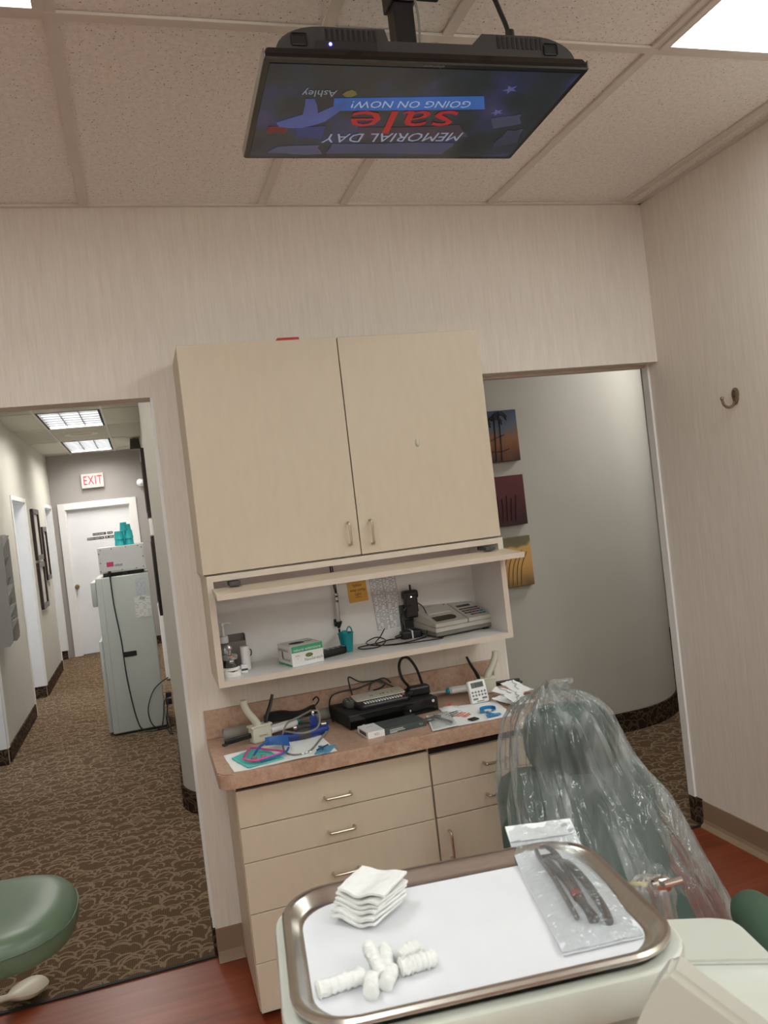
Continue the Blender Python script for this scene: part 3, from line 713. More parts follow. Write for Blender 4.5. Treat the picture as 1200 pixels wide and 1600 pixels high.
# ceiling mount
t = thing('tv_mount', 'black steel ceiling mount and pole holding the television', 'bracket', (0.722, 1.80, CZ))
b = BM(); box(b, 0.697, 0.747, 1.775, 1.825, 2.7215, 2.955, 0.004); obj('pole', b, BLACK, t)
b = BM(); box(b, 0.69, 0.754, 1.768, 1.832, 2.905, 2.985, 0.004); box(b, 0.655, 0.79, 1.745, 1.855, 2.985, CZ-0.0065, 0.004); obj('ceiling_plate', b, BLACK, t)
b = BM(); box(b, 0.60, 0.82, 1.782, 1.80, 2.925, 2.955, 0.003); obj('cross_bar', b, BLACKM, t)
for x in (0.64, 0.775):
    b = BM(); cyl(b, (x, 1.770, 2.94), (x, 1.782, 2.94), 0.008, seg=6); obj('bolt', b, NICKEL, t)
b = BM(); box(b, 0.60, 0.84, 1.70, 1.90, 2.7125, 2.722, 0.002); obj('screen_plate', b, BLACK, t)
b = BM(); tube(b, [(0.748, 1.772, 2.93), (0.752, 1.765, 2.86), (0.748, 1.77, 2.78), (0.742, 1.765, 2.715)], 0.003); tag(obj('thin_cord', b, GREYCORD, base=(0.75, 1.77, 2.93)), 'thin grey cord running down the television pole', 'cord')
b = BM(); tube(b, [(0.79, 1.79, 2.935), (0.835, 1.74, 2.945), (0.885, 1.68, 2.90), (0.905, 1.645, 2.80), (0.912, 1.635, 2.745)], 0.0055)
cyl(b, (0.912, 1.635, 2.765), (0.913, 1.634, 2.737), 0.010); tag(obj('cord', b, BLACK, base=(0.91, 1.64, 2.75)), 'black power cord arching from the ceiling bracket to the television', 'cord')

# ------------------------------------------------------------------ hook
t = thing('coat_hook', 'antique metal coat hook screwed to the beige wall', 'hook', (2.452, 2.836, 2.02))
b = BM(); R = []
prof = []
for i in range(20):
    a = 2*PI*i/20; y = math.cos(a); z = math.sin(a); w = 0.026*(0.55+0.45*(z+1)/2); prof.append((y*w, z*0.036))
ring(b, [[Vector((2.4515, 2.836+p[0], 2.022+p[1])) for p in prof], [Vector((2.447, 2.836+p[0], 2.022+p[1])) for p in prof], [Vector((2.444, 2.836+p[0]*.8, 2.022+p[1]*.85)) for p in prof]])
obj('back_plate', b, BRONZE, t, True)
b = BM(); tube(b, [(2.446, 2.84, 2.000), (2.440, 2.845, 1.985), (2.420, 2.85, 1.978), (2.402, 2.853, 1.990), (2.396, 2.855, 2.012)], 0.006)
bmesh.ops.create_uvsphere(b, u_segments=12, v_segments=8, radius=0.0085, matrix=Matrix.Translation((2.3955, 2.855, 2.018))); obj('prong', b, BRONZE, t, True)
for z in (2.043, 2.020):
    b = BM(); cyl(b, (2.4445, 2.836, z), (2.4425, 2.836, z), 0.004, seg=10); obj('screw', b, DKGREY, t)

# ------------------------------------------------------------------ things in the open shelf
s = 1.1652
# bottles and jars in the near corner
t = thing('pump_bottle', 'white pump bottle standing against the shelf end behind the jar', 'bottle', (0.258, 3.23, s), local=True)
b = BM(); lathe(b, [(0.001, 0), (0.026, 0), (0.028, 0.004), (0.028, 0.085), (0.02, 0.10), (0.013, 0.106), (0.013, 0.11)]); obj('body', b, m_clear('frosted_plastic', (225, 220, 214), 1.4, 0.3, 0.35), t, True)
b = BM(); lathe(b, [(0.017, 0.106), (0.018, 0.108), (0.018, 0.13), (0.012, 0.134), (0.006, 0.135)]); obj('collar', b, WHITEPL, t, True)
b = BM(); lathe(b, [(0.0055, 0.134), (0.0055, 0.172), (0.008, 0.174), (0.008, 0.184), (0.001, 0.186)]); tube(b, [(0, 0, 0.18), (0.02, -0.01, 0.182), (0.03, -0.015, 0.178)], 0.004); obj('pump_head', b, WHITEPL, t, True)
t = thing('glass_dispenser', 'small clear glass jar with shiny metal lid and knob on the shelf', 'jar', (0.268, 3.165, s), local=True)
b = BM(); lathe(b, [(0.001, 0.0), (0.019, 0.0), (0.026, 0.008), (0.028, 0.03), (0.026, 0.05), (0.025, 0.052), (0.025, 0.004), (0.001, 0.004)]); obj('glass_body', b, CLEAR, t, True)
b = BM(); lathe(b, [(0.001, 0.003), (0.022, 0.006), (0.024, 0.035), (0.001, 0.035)]); obj('contents', b, mat('amber_liquid', (112, 96, 84), 0.2), t, True, label='dull brown liquid')
b = BM(); lathe(b, [(0.028, 0.05), (0.029, 0.053), (0.029, 0.066), (0.024, 0.07), (0.006, 0.073), (0.006, 0.085), (0.010, 0.088), (0.011, 0.096), (0.007, 0.104), (0.001, 0.106)]); obj('metal_lid', b, CHROME, t, True)
t = thing('white_tube', 'tall white plastic tube standing beside the glass jar', 'tube', (0.328, 3.175, s), local=True)
b = BM(); lathe(b, [(0.001, 0), (0.018, 0), (0.0185, 0.003), (0.0175, 0.088), (0.016, 0.09), (0.001, 0.09)]); obj('body', b, WHITEPL, t, True)
b = BM(); tube(b, [(0.017, 0.004, 0.075), (0.024, 0.004, 0.070), (0.024, 0.004, 0.055), (0.018, 0.004, 0.048)], 0.002); obj('clip', b, BLACK, t, True)
t = thing('dark_box', 'dark open box at the back behind the white tube', 'box', (0.300, 3.262, s), local=True)
b = BM(); box(b, -0.045, 0.045, -0.002, 0.0, 0, 0.1); box(b, -0.045, 0.045, 0.04, 0.042, 0, 0.125); box(b, -0.045, -0.043, 0, 0.04, 0, 0.125); box(b, 0.043, 0.045, 0, 0.04, 0, 0.125); box(b, -0.043, 0.043, 0, 0.04, 0, 0.003); obj('carton', b, mat('brown_grey_carton', (120, 110, 104), 0.6), t)
b = BM(); box(b, -0.041, 0.041, 0.002, 0.038, 0.004, 0.095, 0.004); obj('filling', b, BLACKM, t)
t = thing('dental_cast', 'white plaster dental cast lying at the front of the shelf', 'cast', (0.262, 3.09, s), local=True)
def arch(a, rr=0.0, hh=0.018, sq=0.85):
    b = BM(); n = 18; R = []
    for i in range(n+1):
        th = PI*(-0.08+1.16*i/n); ro = 0.036+rr; ri = 0.020; cx, cy = math.cos(th), -math.sin(th)*sq
        h = hh*(0.85+0.25*math.cos(th*2+a))
        R.append([Vector((cx*ro, cy*ro, 0)), Vector((cx*ro*1.02, cy*ro*1.02, h*0.6)), Vector((cx*(ro-.006), cy*(ro-.006), h)), Vector((cx*ri, cy*ri, h)), Vector((cx*ri, cy*ri, 0))])
    return ring(b, R)
obj('plaster_base', arch(0.4, hh=0.026), mat('plaster_white', (225, 221, 214), 0.8, bmp=0.15, scale=50), t, True)
b = BM()
for i in range(12):
    th = PI*(i+0.5)/12; bmesh.ops.create_uvsphere(b, u_segments=8, v_segments=6, radius=0.006, matrix=Matrix.Translation((math.cos(th)*0.028, -math.sin(th)*0.025, 0.027)) @ Matrix.Diagonal((0.9, 0.8, 1.1, 1)))
obj('teeth', b, mat('plaster_tooth', (232, 229, 222), 0.6), t, True, kind='stuff')
b = BM(); R = []
t2 = thing('small_carton', 'tiny white carton tucked beside the white tube', 'box', (0.312, 3.115, s), local=True)
obj('carton', bx(-0.012, 0.012, -0.008, 0.008, 0, 0.03, 0.001), WHITEPL, t2)
obj('label_band', bx(-0.0122, 0.0122, -0.0083, -0.008, 0.008, 0.016), DKGREY, t2)
# glove box
t = thing('glove_box', 'white and green box of gloves standing on the shelf', 'box', (0.486, 3.045, s), local=True, rotz=math.radians(13))
gw, gd, gh = 0.132, 0.135, 0.078
g = obj('carton', bx(0, gw, 0, gd, 0, gh, 0.0015), WHITEPL, t)
GRN = mat('box_green', (58, 158, 116), 0.5, var=0.05)
b = BM(); box(b, 0.001, gw-0.001, -0.0006, 0, 0.052, gh-0.001); obj('green_band', b, GRN, g, label='green band with brand lettering')
b = BM(); box(b, -0.0006, 0, 0.001, gd-0.001, 0.001, 0.008); obj('green_edge', b, GRN, g)
def ell(x, y, rx, ry, M, name, m, h=0.0006, n=20):
    b = BM(); prism(b, [(x+rx*math.cos(2*PI*i/n), y+ry*math.sin(2*PI*i/n)) for i in range(n)], 0, h, M); return obj(name, b, m, g)
TOPM = frame((0, 0, gh), (1, 0, 0), (0, 1, 0)); FRM = frame((0, 0, 0), (1, 0, 0), (0, 0, 1)); SIM = frame((0, gd, 0), (0, -1, 0), (0, 0, 1))
ell(0.052, 0.065, 0.032, 0.024, TOPM, 'dispensing_hole', mat('dark_green_hole', (20, 44, 34), 0.8)); ell(0.105, 0.07, 0.018, 0.014, TOPM, 'leaf_print', mat('pale_grey_print', (176, 176, 168), 0.7), 0.0003)
ell(0.072, 0.036, 0.016, 0.008, FRM, 'leaf_print', mat('leaf_green_print', (96, 112, 66), 0.7), 0.0005)
ell(0.045, 0.038, 0.007, 0.018, SIM, 'leaf_print', mat('leaf_grey_print', (110, 112, 96), 0.7), 0.0005)
INKG = mat('print_grey', (84, 84, 84), 0.7)
text('lettering', 'natural extensions', 0.0155, frame((gw/2, -0.0009, 0.062), (1, 0, 0), (0, 0, 1)), WHITEPL, g)
text('lettering', 'NeoStretch', 0.0165, frame((gw*0.68, -0.0006, 0.02), (1, 0, 0), (0, 0, 1)), INKG, g)
text('lettering', 'extra', 0.009, frame((0.024, -0.0006, 0.040), (1, 0, 0), (0, 0, 1)), INKG, g); text('lettering', 'L', 0.009, frame((0.024, -0.0006, 0.030), (1, 0, 0), (0, 0, 1)), INKG, g)
text('lettering', 'natural extensions', 0.0135, frame((-0.0006, gd/2+0.012, 0.058), (0, -1, 0), (0, 0, 1)), INKG, g)
text('lettering', 'NeoStretch', 0.0145, frame((-0.0006, gd*0.36, 0.024), (0, -1, 0), (0, 0, 1)), INKG, g)
# remote control by the cup
def remote(name, label, base, L, w, h, rz, body, keys, keyc, rows=5, cols=3, group=None):
    t = thing(name, label, 'remote', base, group, local=True, rotz=rz)
    b = BM(); R = []
    for (k, z) in ((0.6, 0), (0.9, h*0.1), (1.0, h*0.4), (0.97, h*0.75), (0.82, h*0.95), (0.6, h)): R.append([Vector((p[0], p[1], z)) for p in rrect(L*(0.8+0.2*k), w*k, w*k*0.47)])
    ring(b, R); obj('body', b, body, t, True)
    b = BM()
    for i in range(rows):
        for j in range(cols):
            x = -L*0.38+L*0.76*i/max(1, rows-1); y = -w*0.27+w*0.54*j/max(1, cols-1); box(b, x-L*0.028, x+L*0.028, y-w*0.07, y+w*0.07, h-0.001, h+0.0015, 0.0006, 1)
    obj('keys', b, keyc, t, kind='stuff'); return t
remote('remote_control', 'black remote control lying between the glove box and the teal cup', (0.665, 3.15, s), 0.13, 0.045, 0.03, 0.35, BLACK, None, mat('key_grey', (170, 170, 168), 0.5))
# teal cup
t = thing('teal_cup', 'teal plastic cup with a small loop handle on the shelf', 'cup', (0.737, 3.19, s), local=True)
b = BM(); lathe(b, [(0.001, 0), (0.022, 0), (0.031, 0.072), (0.033, 0.074), (0.033, 0.076), (0.030, 0.0755), (0.021, 0.003), (0.001, 0.003)], None, 24); obj('body', b, TEAL, t, True)
b = BM(); tube(b, [(0.006, 0.0, 0.07), (0.007, -0.003, 0.088), (0.017, 0, 0.098), (0.026, 0.002, 0.088), (0.028, 0.002, 0.068)], 0.003); obj('loop', b, TEAL, t, True)
b = BM(); box(b, -0.014, 0.006, -0.004, 0.006, 0.06, 0.086, 0.002); obj('tab', b, TEAL, t)
# curing light hanging in holder
t = thing('curing_light', 'slim silver curing light held upright in a black wall holder', 'lamp', (0.733, 3.28, 1.23))
b = BM(); lathe(b, [(0.001, 0), (0.004, 0.0), (0.0085, 0.012), (0.0095, 0.05), (0.009, 0.10), (0.008, 0.13), (0.001, 0.133)], frame((0.735, 3.288, 1.262), (1, 0, 0), (0, 1, 0)) @ Matrix.Rotation(0.03, 4, 'Y'), 16); obj('body', b, mat('silver_plastic', (196, 194, 190), 0.25, 0.6), t, True)
b = BM()
for z in (1.362, 1.382): box(b, 0.733, 0.743, 3.2765, 3.280, z-0.004, z+0.004, 0.001)
obj('button', b, BLACK, t, kind='stuff')
b = BM(); lathe(b, [(0.003, 0.0), (0.006, 0.004), (0.014, 0.020), (0.016, 0.028), (0.009, 0.028)], Matrix.Translation((0.735, 3.288, 1.248)), 14); box(b, 0.722, 0.748, 3.298, 3.3145, 1.255, 1.285, 0.002); obj('holder', b, BLACKM, t, True)
b = BM(); cyl(b, (0.735, 3.288, 1.245), (0.735, 3.284, 1.20), 0.0045, 0.003, 10); obj('tip', b, BLACK, t, True)
b = BM(); tube(b, [(0.738, 3.288, 1.39), (0.735, 3.29, 1.42), (0.732, 3.298, 1.46), (0.73, 3.302, 1.515)], 0.003); tube(b, [(0.745, 3.296, 1.30), (0.744, 3.298, 1.40), (0.738, 3.302, 1.515)], 0.0025); obj('cord', b, BLACK, t, True)
# notes
BY = W-0.02
t = thing('sticky_note', 'orange sticky note with handwriting on the shelf back', 'note', (0.838, BY, 1.385))
b = BM(); M = frame((0.838, BY-0.001, 1.385), (1, 0, 0.03), (0, 0, 1)); grid(b, lambda u, v: M @ Vector(((u-.5)*0.083, (v-.5)*0.086, 0.0008+0.004*(1-v)**2)), 6, 6); solid(b, 0.0004); obj('sheet', b, mat('orange_note', (222, 170, 82), 0.8, var=0.03), t)
INKB = mat('brown_ink', (92, 56, 30), 0.8)
for i, (w_, z) in enumerate((('*please', 0.027), ('wrap curing', 0.008), ('Light', -0.010))):
    text('handwriting', w_, 0.0165, M @ Matrix.Translation((0.0, z, 0.0035)), INKB, t, sx=0.85, shear=0.1)
b = BM(); box(b, -0.014, 0.014, -0.024, -0.0225, 0.004, 0.0046, 0, 1, M); obj('underline', b, INKB, t)
t = thing('notice_sheet', 'white notice of small print in two columns taped to the shelf back', 'paper', (0.965, BY, 1.32))
NP = m_print('small_print_z', (226, 224, 226), (146, 144, 146), 38, 5, 0.55)
M = frame((0.958, BY-0.001, 1.326), (1, 0, 0.06), (-0.055, 0, 1))
for k, x in enumerate((-0.029, 0.029)):
    b = BM(); box(b, x-0.0285, x+0.0285, -0.117, 0.117, 0, 0.0006, 0, 1, M); obj('sheet', b, NP, t)
b = BM()
for x in (-0.0575, 0.0, 0.0575): box(b, x-0.0006, x+0.0006, -0.117, 0.117, 0.0006, 0.001, 0, 1, M)
obj('column_rule', b, mat('rule_grey', (110, 108, 110), 0.7), t, kind='stuff')
b = BM(); box(b, -0.03, 0.012, 0.107, 0.114, 0.0006, 0.001, 0, 1, M); obj('heading_strip', b, INK, t)
# outlet with black adaptors and cables
t = thing('wall_outlet', 'dark grey wall outlet behind the stacked black adaptors', 'outlet', (1.045, BY, 1.24))
b = BM(); box(b, 1.01, 1.085, BY-0.006, BY-0.0005, 1.18, 1.30, 0.003); obj('cover_plate', b, DKGREY, t)
b = BM(); box(b, 1.03, 1.065, BY-0.009, BY-0.006, 1.20, 1.235, 0.002); obj('socket', b, BLACKM, t)
t = thing('power_adapter', 'upright black power adaptor plugged into the shelf outlet with a small lit dot', 'adapter', (1.06, BY, 1.33))
b = BM(); box(b, 1.03, 1.085, BY-0.052, BY-0.0095, 1.245, 1.345, 0.008); box(b, 1.022, 1.092, BY-0.05, BY-0.0095, 1.325, 1.362, 0.01); obj('body', b, BLACK, t)
b = BM(); cyl(b, (1.062, BY-0.03, 1.36), (1.062, BY-0.03, 1.385), 0.0045, seg=8); obj('cord_stub', b, BLACK, t)
b = BM(); bmesh.ops.create_uvsphere(b, u_segments=8, v_segments=6, radius=0.0025, matrix=Matrix.Translation((1.055, BY-0.053, 1.335))); obj('light_dot', b, m_emit('white_led', (235, 240, 255), 6), t)
t = thing('cord_bundle_adapter', 'flat black adaptor with white tie lying in front of the outlet', 'adapter', (1.035, 3.245, s))
b = BM(); box(b, 0.985, 1.075, 3.225, 3.270, s, s+0.034, 0.008, 2); obj('body', b, BLACK, t)
b = BM(); box(b, 1.028, 1.034, 3.2235, 3.2715, s, s+0.0355, 0.0008, 1); obj('cable_tie', b, WHITEPL, t)
b = BM(); cyl(b, (0.985, 3.247, s+0.016), (0.96, 3.245, s+0.014), 0.008, 0.005, 10); obj('strain_relief', b, BLACK, t)
def cord(pts, r, label, m=BLACK, name='cord', cat='cord', group=None, k=6):
    b = BM(); tube(b, pts, r, 8, k); p = pts[0]; o = obj(name, b, m, None, True, base=tuple(p)); return tag(o, label, cat, group)
cs = s+0.003
cord([(1.065, 3.27, 1.30), (1.02, 3.255, 1.29), (0.998, 3.262, 1.25), (1.01, 3.275, 1.215), (1.00, 3.285, cs), (0.94, 3.275, cs), (0.87, 3.24, cs), (0.79, 3.215, cs), (0.80, 3.16, cs), (0.865, 3.16, cs), (0.91, 3.22, cs+0.01), (0.885, 3.27, cs+0.02), (0.835, 3.255, cs+0.008), (0.845, 3.185, cs+0.004), (0.93, 3.155, cs), (1.0, 3.16, cs), (1.08, 3.20, cs)], 0.0024, 'thin black cord coiled on the shelf from the outlet to the cup')
cord([(0.93, 3.29, 1.215), (0.90, 3.26, cs+0.022), (0.865, 3.22, cs+0.004), (0.89, 3.165, cs), (0.97, 3.13, cs), (1.06, 3.115, cs), (1.12, 3.11, cs)], 0.0024, 'second black cord looping across the front of the shelf under the grey machine')
cord([(1.075, 3.262, 1.31), (1.10, 3.25, 1.285), (1.105, 3.225, 1.24), (1.09, 3.20, 1.20), (1.075, 3.19, cs)], 0.0022, 'black cord hanging beside the grey machine')
# desktop machine with keypad and paper window
t = thing('card_terminal', 'grey card terminal with paper window and coloured keys on the shelf', 'machine', (1.235, 3.14, s), local=True, rotz=math.radians(9))
hw, dp = 0.137, 0.205
def wedge(z0f, z1f, z0b, z1b, ins=0.0, y0=0.0, y1=None, x0=-hw, x1=hw):
    y1 = dp if y1 is None else y1
    b = BM(); R = [[Vector((x0+ins, y0+ins, z0f)), Vector((x1-ins, y0+ins, z0f)), Vector((x1-ins, y1-ins, z0b)), Vector((x0+ins, y1-ins, z0b))], [Vector((x0+ins, y0+ins, z1f)), Vector((x1-ins, y0+ins, z1f)), Vector((x1-ins, y1-ins, z1b)), Vector((x0+ins, y1-ins, z1b))]]
    ring(b, R); bmesh.ops.bevel(b, geom=b.edges[:], offset=0.002, segments=2, affect='EDGES'); return b
GM = mat('machine_grey', (192, 188, 178), 0.45, var=0.02); GMD = mat('machine_base_grey', (128, 124, 118), 0.5)
obj('base', wedge(0.009, 0.026, 0.009, 0.03, 0.004), GMD, t); obj('lower_shell', wedge(0.026, 0.043, 0.03, 0.06), GM, t)
obj('upper_shell', wedge(0.0445, 0.06, 0.0615, 0.122, 0.001, 0, dp, -hw, 0.02), GM, t); obj('key_shell', wedge(0.0445, 0.06, 0.0615, 0.122, 0.001, 0, dp, 0.0215, hw), GM, t)
SL = math.atan2(0.062, dp)
TS = frame((0, 0, 0.0605), (1, 0, 0), (0, math.cos(SL), math.sin(SL)))
def rel(b_, *a, **k): return box(b_, *a, M=TS, **k)
b = BM(); prism(b, [(-0.118, 0.025), (-0.035, 0.025)] + [(-0.035+0.022*math.sin(a), 0.047-0.022*math.cos(a)) for a in [PI*i/8 for i in range(1, 8)]] + [(-0.035, 0.069), (-0.118, 0.069)], 0.0, 0.0012, TS); obj('paper_window', b, BLACKG, t, label='dark rounded paper window')
obj('window_ridge', rel(BM(), -0.122, -0.012, 0.086, 0.104, 0.0, 0.010, bev=0.004), GM, t)
obj('display', rel(BM(), 0.04, 0.105, 0.118, 0.136, 0.0, 0.0012), BLACKG, t)
KC = {'g': mat('key_dark', (84, 80, 76), 0.5), 'p': mat('key_purple', (140, 62, 120), 0.5), 'b': mat('key_blue', (54, 104, 164), 0.5), 'n': mat('key_green', (34, 122, 86), 0.5), 'r': mat('key_red', (190, 84, 92), 0.5)}
for rr, row in enumerate(('.grnn', 'gggbb', 'gggpp', 'ggggg')):
    for cc, ch in enumerate(row):
        if ch == '.': continue
        x = 0.034+cc*0.0185; y = 0.024+rr*0.0215
        obj('key', rel(BM(), x, x+0.0155, y, y+0.009, 0.0, 0.003, bev=0.0008, seg=1), KC[ch], t)
text('lettering', 'CLARET', 0.010, TS @ Matrix.Translation((-0.075, 0.175, 0.0006)), INKG, t)
for x, w_ in ((0.0, 0.006), (0.085, 0.01), (0.105, 0.005)): obj('badge', rel(BM(), x, x+w_, 0.17, 0.177, 0, 0.0006), INKG, t)
for x in (-hw+0.02, hw-0.035):
    for y in (0.012, dp-0.03): obj('foot', bx(x, x+0.018, y, y+0.018, 0, 0.0095), BLACKM, t)

# ------------------------------------------------------------------ things on the worktop
def sheet(name, poly, z, m, label, cat, th=0.0006, curl=0.004, parent=None, n=8, seedv=0):
    """thin sheet with a gently uneven surface, poly = 4 corners (near-left, near-right, far-right, far-left)"""
    P = [Vector((p[0], p[1], 0)) for p in poly]
    def f(u, v):
        q = (P[0]*(1-u)+P[1]*u)*(1-v)+(P[3]*(1-u)+P[2]*u)*v
        h = curl*max(0, noise.noise(Vector((q.x*9+seedv, q.y*9, seedv)))+0.15)
        e = 0.003*noise.noise(Vector((u*7, v*7, seedv+3))) if (u in (0, 1) or v in (0, 1)) else 0
        return Vector((q.x+e, q.y+e, z+h))
    b = BM(); grid(b, f, n, n); solid(b, th)
    o = obj(name, b, m, parent, True, base=None if parent else (P[0].x, P[0].y, z))
    return tag(o, label, cat) if not parent else o
sheet('paper_mat', [(0.208, 2.824), (0.574, 2.824), (0.562, 3.09), (0.192, 3.045)], c+0.0012, PAPERW, 'white paper mat under the turquoise napkin on the worktop', 'paper', seedv=1)
t = sheet('folded_napkin', [(0.256, 2.832), (0.388, 2.856), (0.322, 3.065), (0.216, 2.98)], c+0.007, TEALN, 'turquoise folded napkin under the pink-framed face shield', 'napkin', th=0.003, curl=0.001, seedv=2)
t = thing('face_shield', 'clear eye shield with a pink frame and blue band on the turquoise napkin', 'face shield', (0.32, 2.92, c+0.012))
zz = c+0.018
b = BM(); lp = [(0.250, 2.900), (0.292, 3.012), (0.340, 2.955), (0.388, 2.897), (0.375, 2.868), (0.325, 2.856), (0.278, 2.850), (0.250, 2.900)]
tube(b, [(x, y, zz+0.002) for x, y in lp], 0.0042, 8, 3); obj('pink_frame', b, PINK, t, True, label='pink frame')
b = BM(); tube(b, [(0.278, 2.880, zz), (0.300, 2.94, zz+0.004), (0.322, 2.975, zz+0.012), (0.352, 2.992, zz+0.02)], 0.0045, 8, 5); tube(b, [(0.415, 2.915, zz+0.004), (0.400, 2.885, zz), (0.368, 2.862, zz), (0.302, 2.836, zz)], 0.004, 8, 5); obj('blue_arm', b, BLUEL, t, True, label='blue arms')
b = BM(); grid(b, lambda u, v: Vector((0.345+0.080*u, 3.005-0.03*u-0.075*u*(1-v)*0.5+0.012*math.sin(PI*u), zz+0.002+0.03*v)), 10, 3); solid(b, 0.002); obj('blue_brow_band', b, BLUEL, t, True, label='blue brow band')
b = BM(); grid(b, lambda u, v: Vector((0.240+0.155*u, 2.955+0.075*math.sin(PI*u)-0.03*u-0.055*(1-v), zz+0.006+0.042*v)), 14, 4); obj('clear_lens', b, m_clear('shield_lens', tint=(250, 252, 252), ior=1.12, fac=0.04), t, True, label='clear lens')
for (x, y) in ((0.285, 2.868), (0.318, 2.862)):
    b = BM(); box(b, x-0.010, x+0.010, y-0.006, y+0.006, zz-0.004, zz+0.012, 0.002); obj('hinge', b, GREYCORD, t)
# blue instrument and its cord
t = thing('blue_handpiece', 'cobalt blue handheld instrument with grey middle and looping grey cord on the paper mat', 'instrument', (0.50, 3.06, c+0.002))
b = BM(); tube(b, [(0.408, 3.070, c+0.022), (0.44, 3.060, c+0.02), (0.50, 3.056, c+0.02), (0.57, 3.070, c+0.02), (0.598, 3.078, c+0.022)], lambda q: 0.011+0.008*math.sin(PI*min(1, max(0, q))), 10, 5); obj('body', b, BLUE, t, True)
b = BM(); tube(b, [(0.478, 3.055, c+0.021), (0.50, 3.055, c+0.021), (0.522, 3.058, c+0.021)], 0.0195, 10, 3); obj('grip_band', b, DKGREY, t, True)
b = BM(); box(b, 0.535, 0.562, 3.085, 3.098, c+0.02, c+0.075, 0.003); box(b, 0.528, 0.568, 3.07, 3.10, c+0.005, c+0.03, 0.004); obj('upright_clip', b, BLUE, t)
b = BM(); lathe(b, [(0.006, 0), (0.007, 0.004), (0.007, 0.016), (0.004, 0.02), (0.001, 0.02)], Matrix.Translation((0.55, 3.092, c+0.075)), 12); obj('metal_tip', b, CHROME, t, True)
b = BM(); tube(b, [(0.588, 3.06, c+0.012), (0.545, 2.99, c+0.006), (0.485, 2.88, c+0.005), (0.430, 2.868, c+0.005), (0.402, 2.94, c+0.006), (0.42, 3.06, c+0.03), (0.45, 3.11, c+0.06), (0.50, 3.13, c+0.07), (0.548, 3.105, c+0.093)], 0.0038); tube(b, [(0.55, 3.09, c+0.094), (0.570, 3.07, c+0.09), (0.552, 3.02, c+0.05), (0.50, 2.99, c+0.043), (0.455, 3.02, c+0.043), (0.43, 3.08, c+0.04)], 0.0036); obj('grey_cord', b, GREYCORD, t, True, label='grey looping cord')
b = BM()
for k in range(3): bmesh.ops.create_uvsphere(b, u_segments=8, v_segments=6, radius=0.006, matrix=Matrix.Translation((0.455+0.014*k, 2.853+0.008*(k % 2), c+0.009)) @ Matrix.Diagonal((1, 1, 0.7, 1)))
tag(obj('cotton_pellets', b, GAUZE, None, True, kind='stuff', base=(0.46, 2.853, c+0.003)), 'few tiny white cotton pellets on the paper mat by the grey cord', 'cotton')
t = sheet('blue_packet', [(0.490, 2.826), (0.545, 2.820), (0.584, 2.888), (0.528, 2.915)], c+0.005, mat('pale_blue_packet', (98, 158, 190), 0.4, var=0.2, scale=60), 'small pale blue crumpled packet at the front corner of the paper mat', 'packet', th=0.003, curl=0.006, n=10, seedv=8)
b = BM(); tube(b, [(0.505, 2.85, c+0.0125), (0.53, 2.868, c+0.0125), (0.555, 2.89, c+0.0125)], 0.0025); tube(b, [(0.52, 2.89, c+0.0125), (0.53, 2.865, c+0.0125), (0.525, 2.84, c+0.0125)], 0.002); obj('printed_mark', b, mat('navy_print', (40, 66, 100), 0.6), t)
# dispensing guns (handle up)
def gun(label, base, rz, pitch, long_tip):
    t = thing('dispensing_gun', label, 'dispenser', base, 'bone coloured dispensing guns with cartridges', local=True, rotz=rz)
    b = BM(); box(b, -0.045, 0.035, -0.022, 0.022, 0.0, 0.062, 0.006); box(b, -0.05, 0.04, -0.024, 0.024, 0.058, 0.066, 0.003); obj('body', b, BONE, t)
    b = BM(); tube(b, [(-0.012, 0, 0.062), (-0.022, 0, 0.085), (-0.045, 0, 0.12), (-0.058, 0, 0.15), (-0.060, 0, 0.172)], lambda q: 0.021-0.004*q, 12, 6, flat=0.75); obj('handle', b, BONE, t, True)
    b = BM(); tube(b, [(0.022, 0, 0.058), (0.032, 0, 0.09), (0.052, 0, 0.13), (0.066, 0, 0.165)], lambda q: 0.012-0.005*q, 10, 5, flat=0.7); obj('trigger', b, BLACK, t, True, label='black trigger lever')
    b = BM()
    for y in (-0.0125, 0.0125): cyl(b, (0.035, y, 0.032), (0.15, y, 0.032), 0.0125, seg=16)
    cyl(b, (0.15, 0, 0.032), (0.158, 0, 0.032), 0.017, 0.012, 14); obj('cartridge', b, WHITEPL, t, True, label='white twin cartridge')
    b = BM(); cyl(b, (0.157, 0, 0.032), (0.166, 0, 0.032), 0.0125, seg=12); cyl(b, (0.166, 0, 0.032), (0.174, 0, 0.032), 0.0125, 0.007, 12); obj('tip_nut', b, TEAL, t, True, label='teal nut')
    b = BM(); L = 0.075 if long_tip else 0.045
    n = 40; R = []
    for i in range(n+1):
        x = 0.173+L*i/n; r = (0.0052 if long_tip else 0.0045-0.003*i/n)*(1+0.18*math.sin(i*1.9)); R.append([Vector((x, r*math.cos(2*PI*j/8+i*.4), 0.032+r*math.sin(2*PI*j/8+i*.4))) for j in range(8)])
    ring(b, R); obj('mixing_tip', b, mat('tip_white', (200, 196, 190), 0.4) if long_tip else mat('tip_pinkish', (150, 112, 104), 0.4), t, True)
    b = BM(); box(b, -0.155, -0.045, -0.006, 0.006, 0.022, 0.042, 0.004); box(b, -0.165, -0.145, -0.010, 0.010, 0.020, 0.030, 0.004); obj('plunger', b, BLACK, t, label='black plunger rod')
    return t
gun('bone dispensing gun standing handle-up by the paper mat, teal nut pointing at the black recorder', (0.352, 3.155, c), math.radians(20), 0, False)
text('lettering', 'MIXPAC', 0.0105, frame((-0.003, -0.0225, 0.025), (1, 0, 0), (0, 0, 1)), INK, bpy.data.objects['dispensing_gun'])
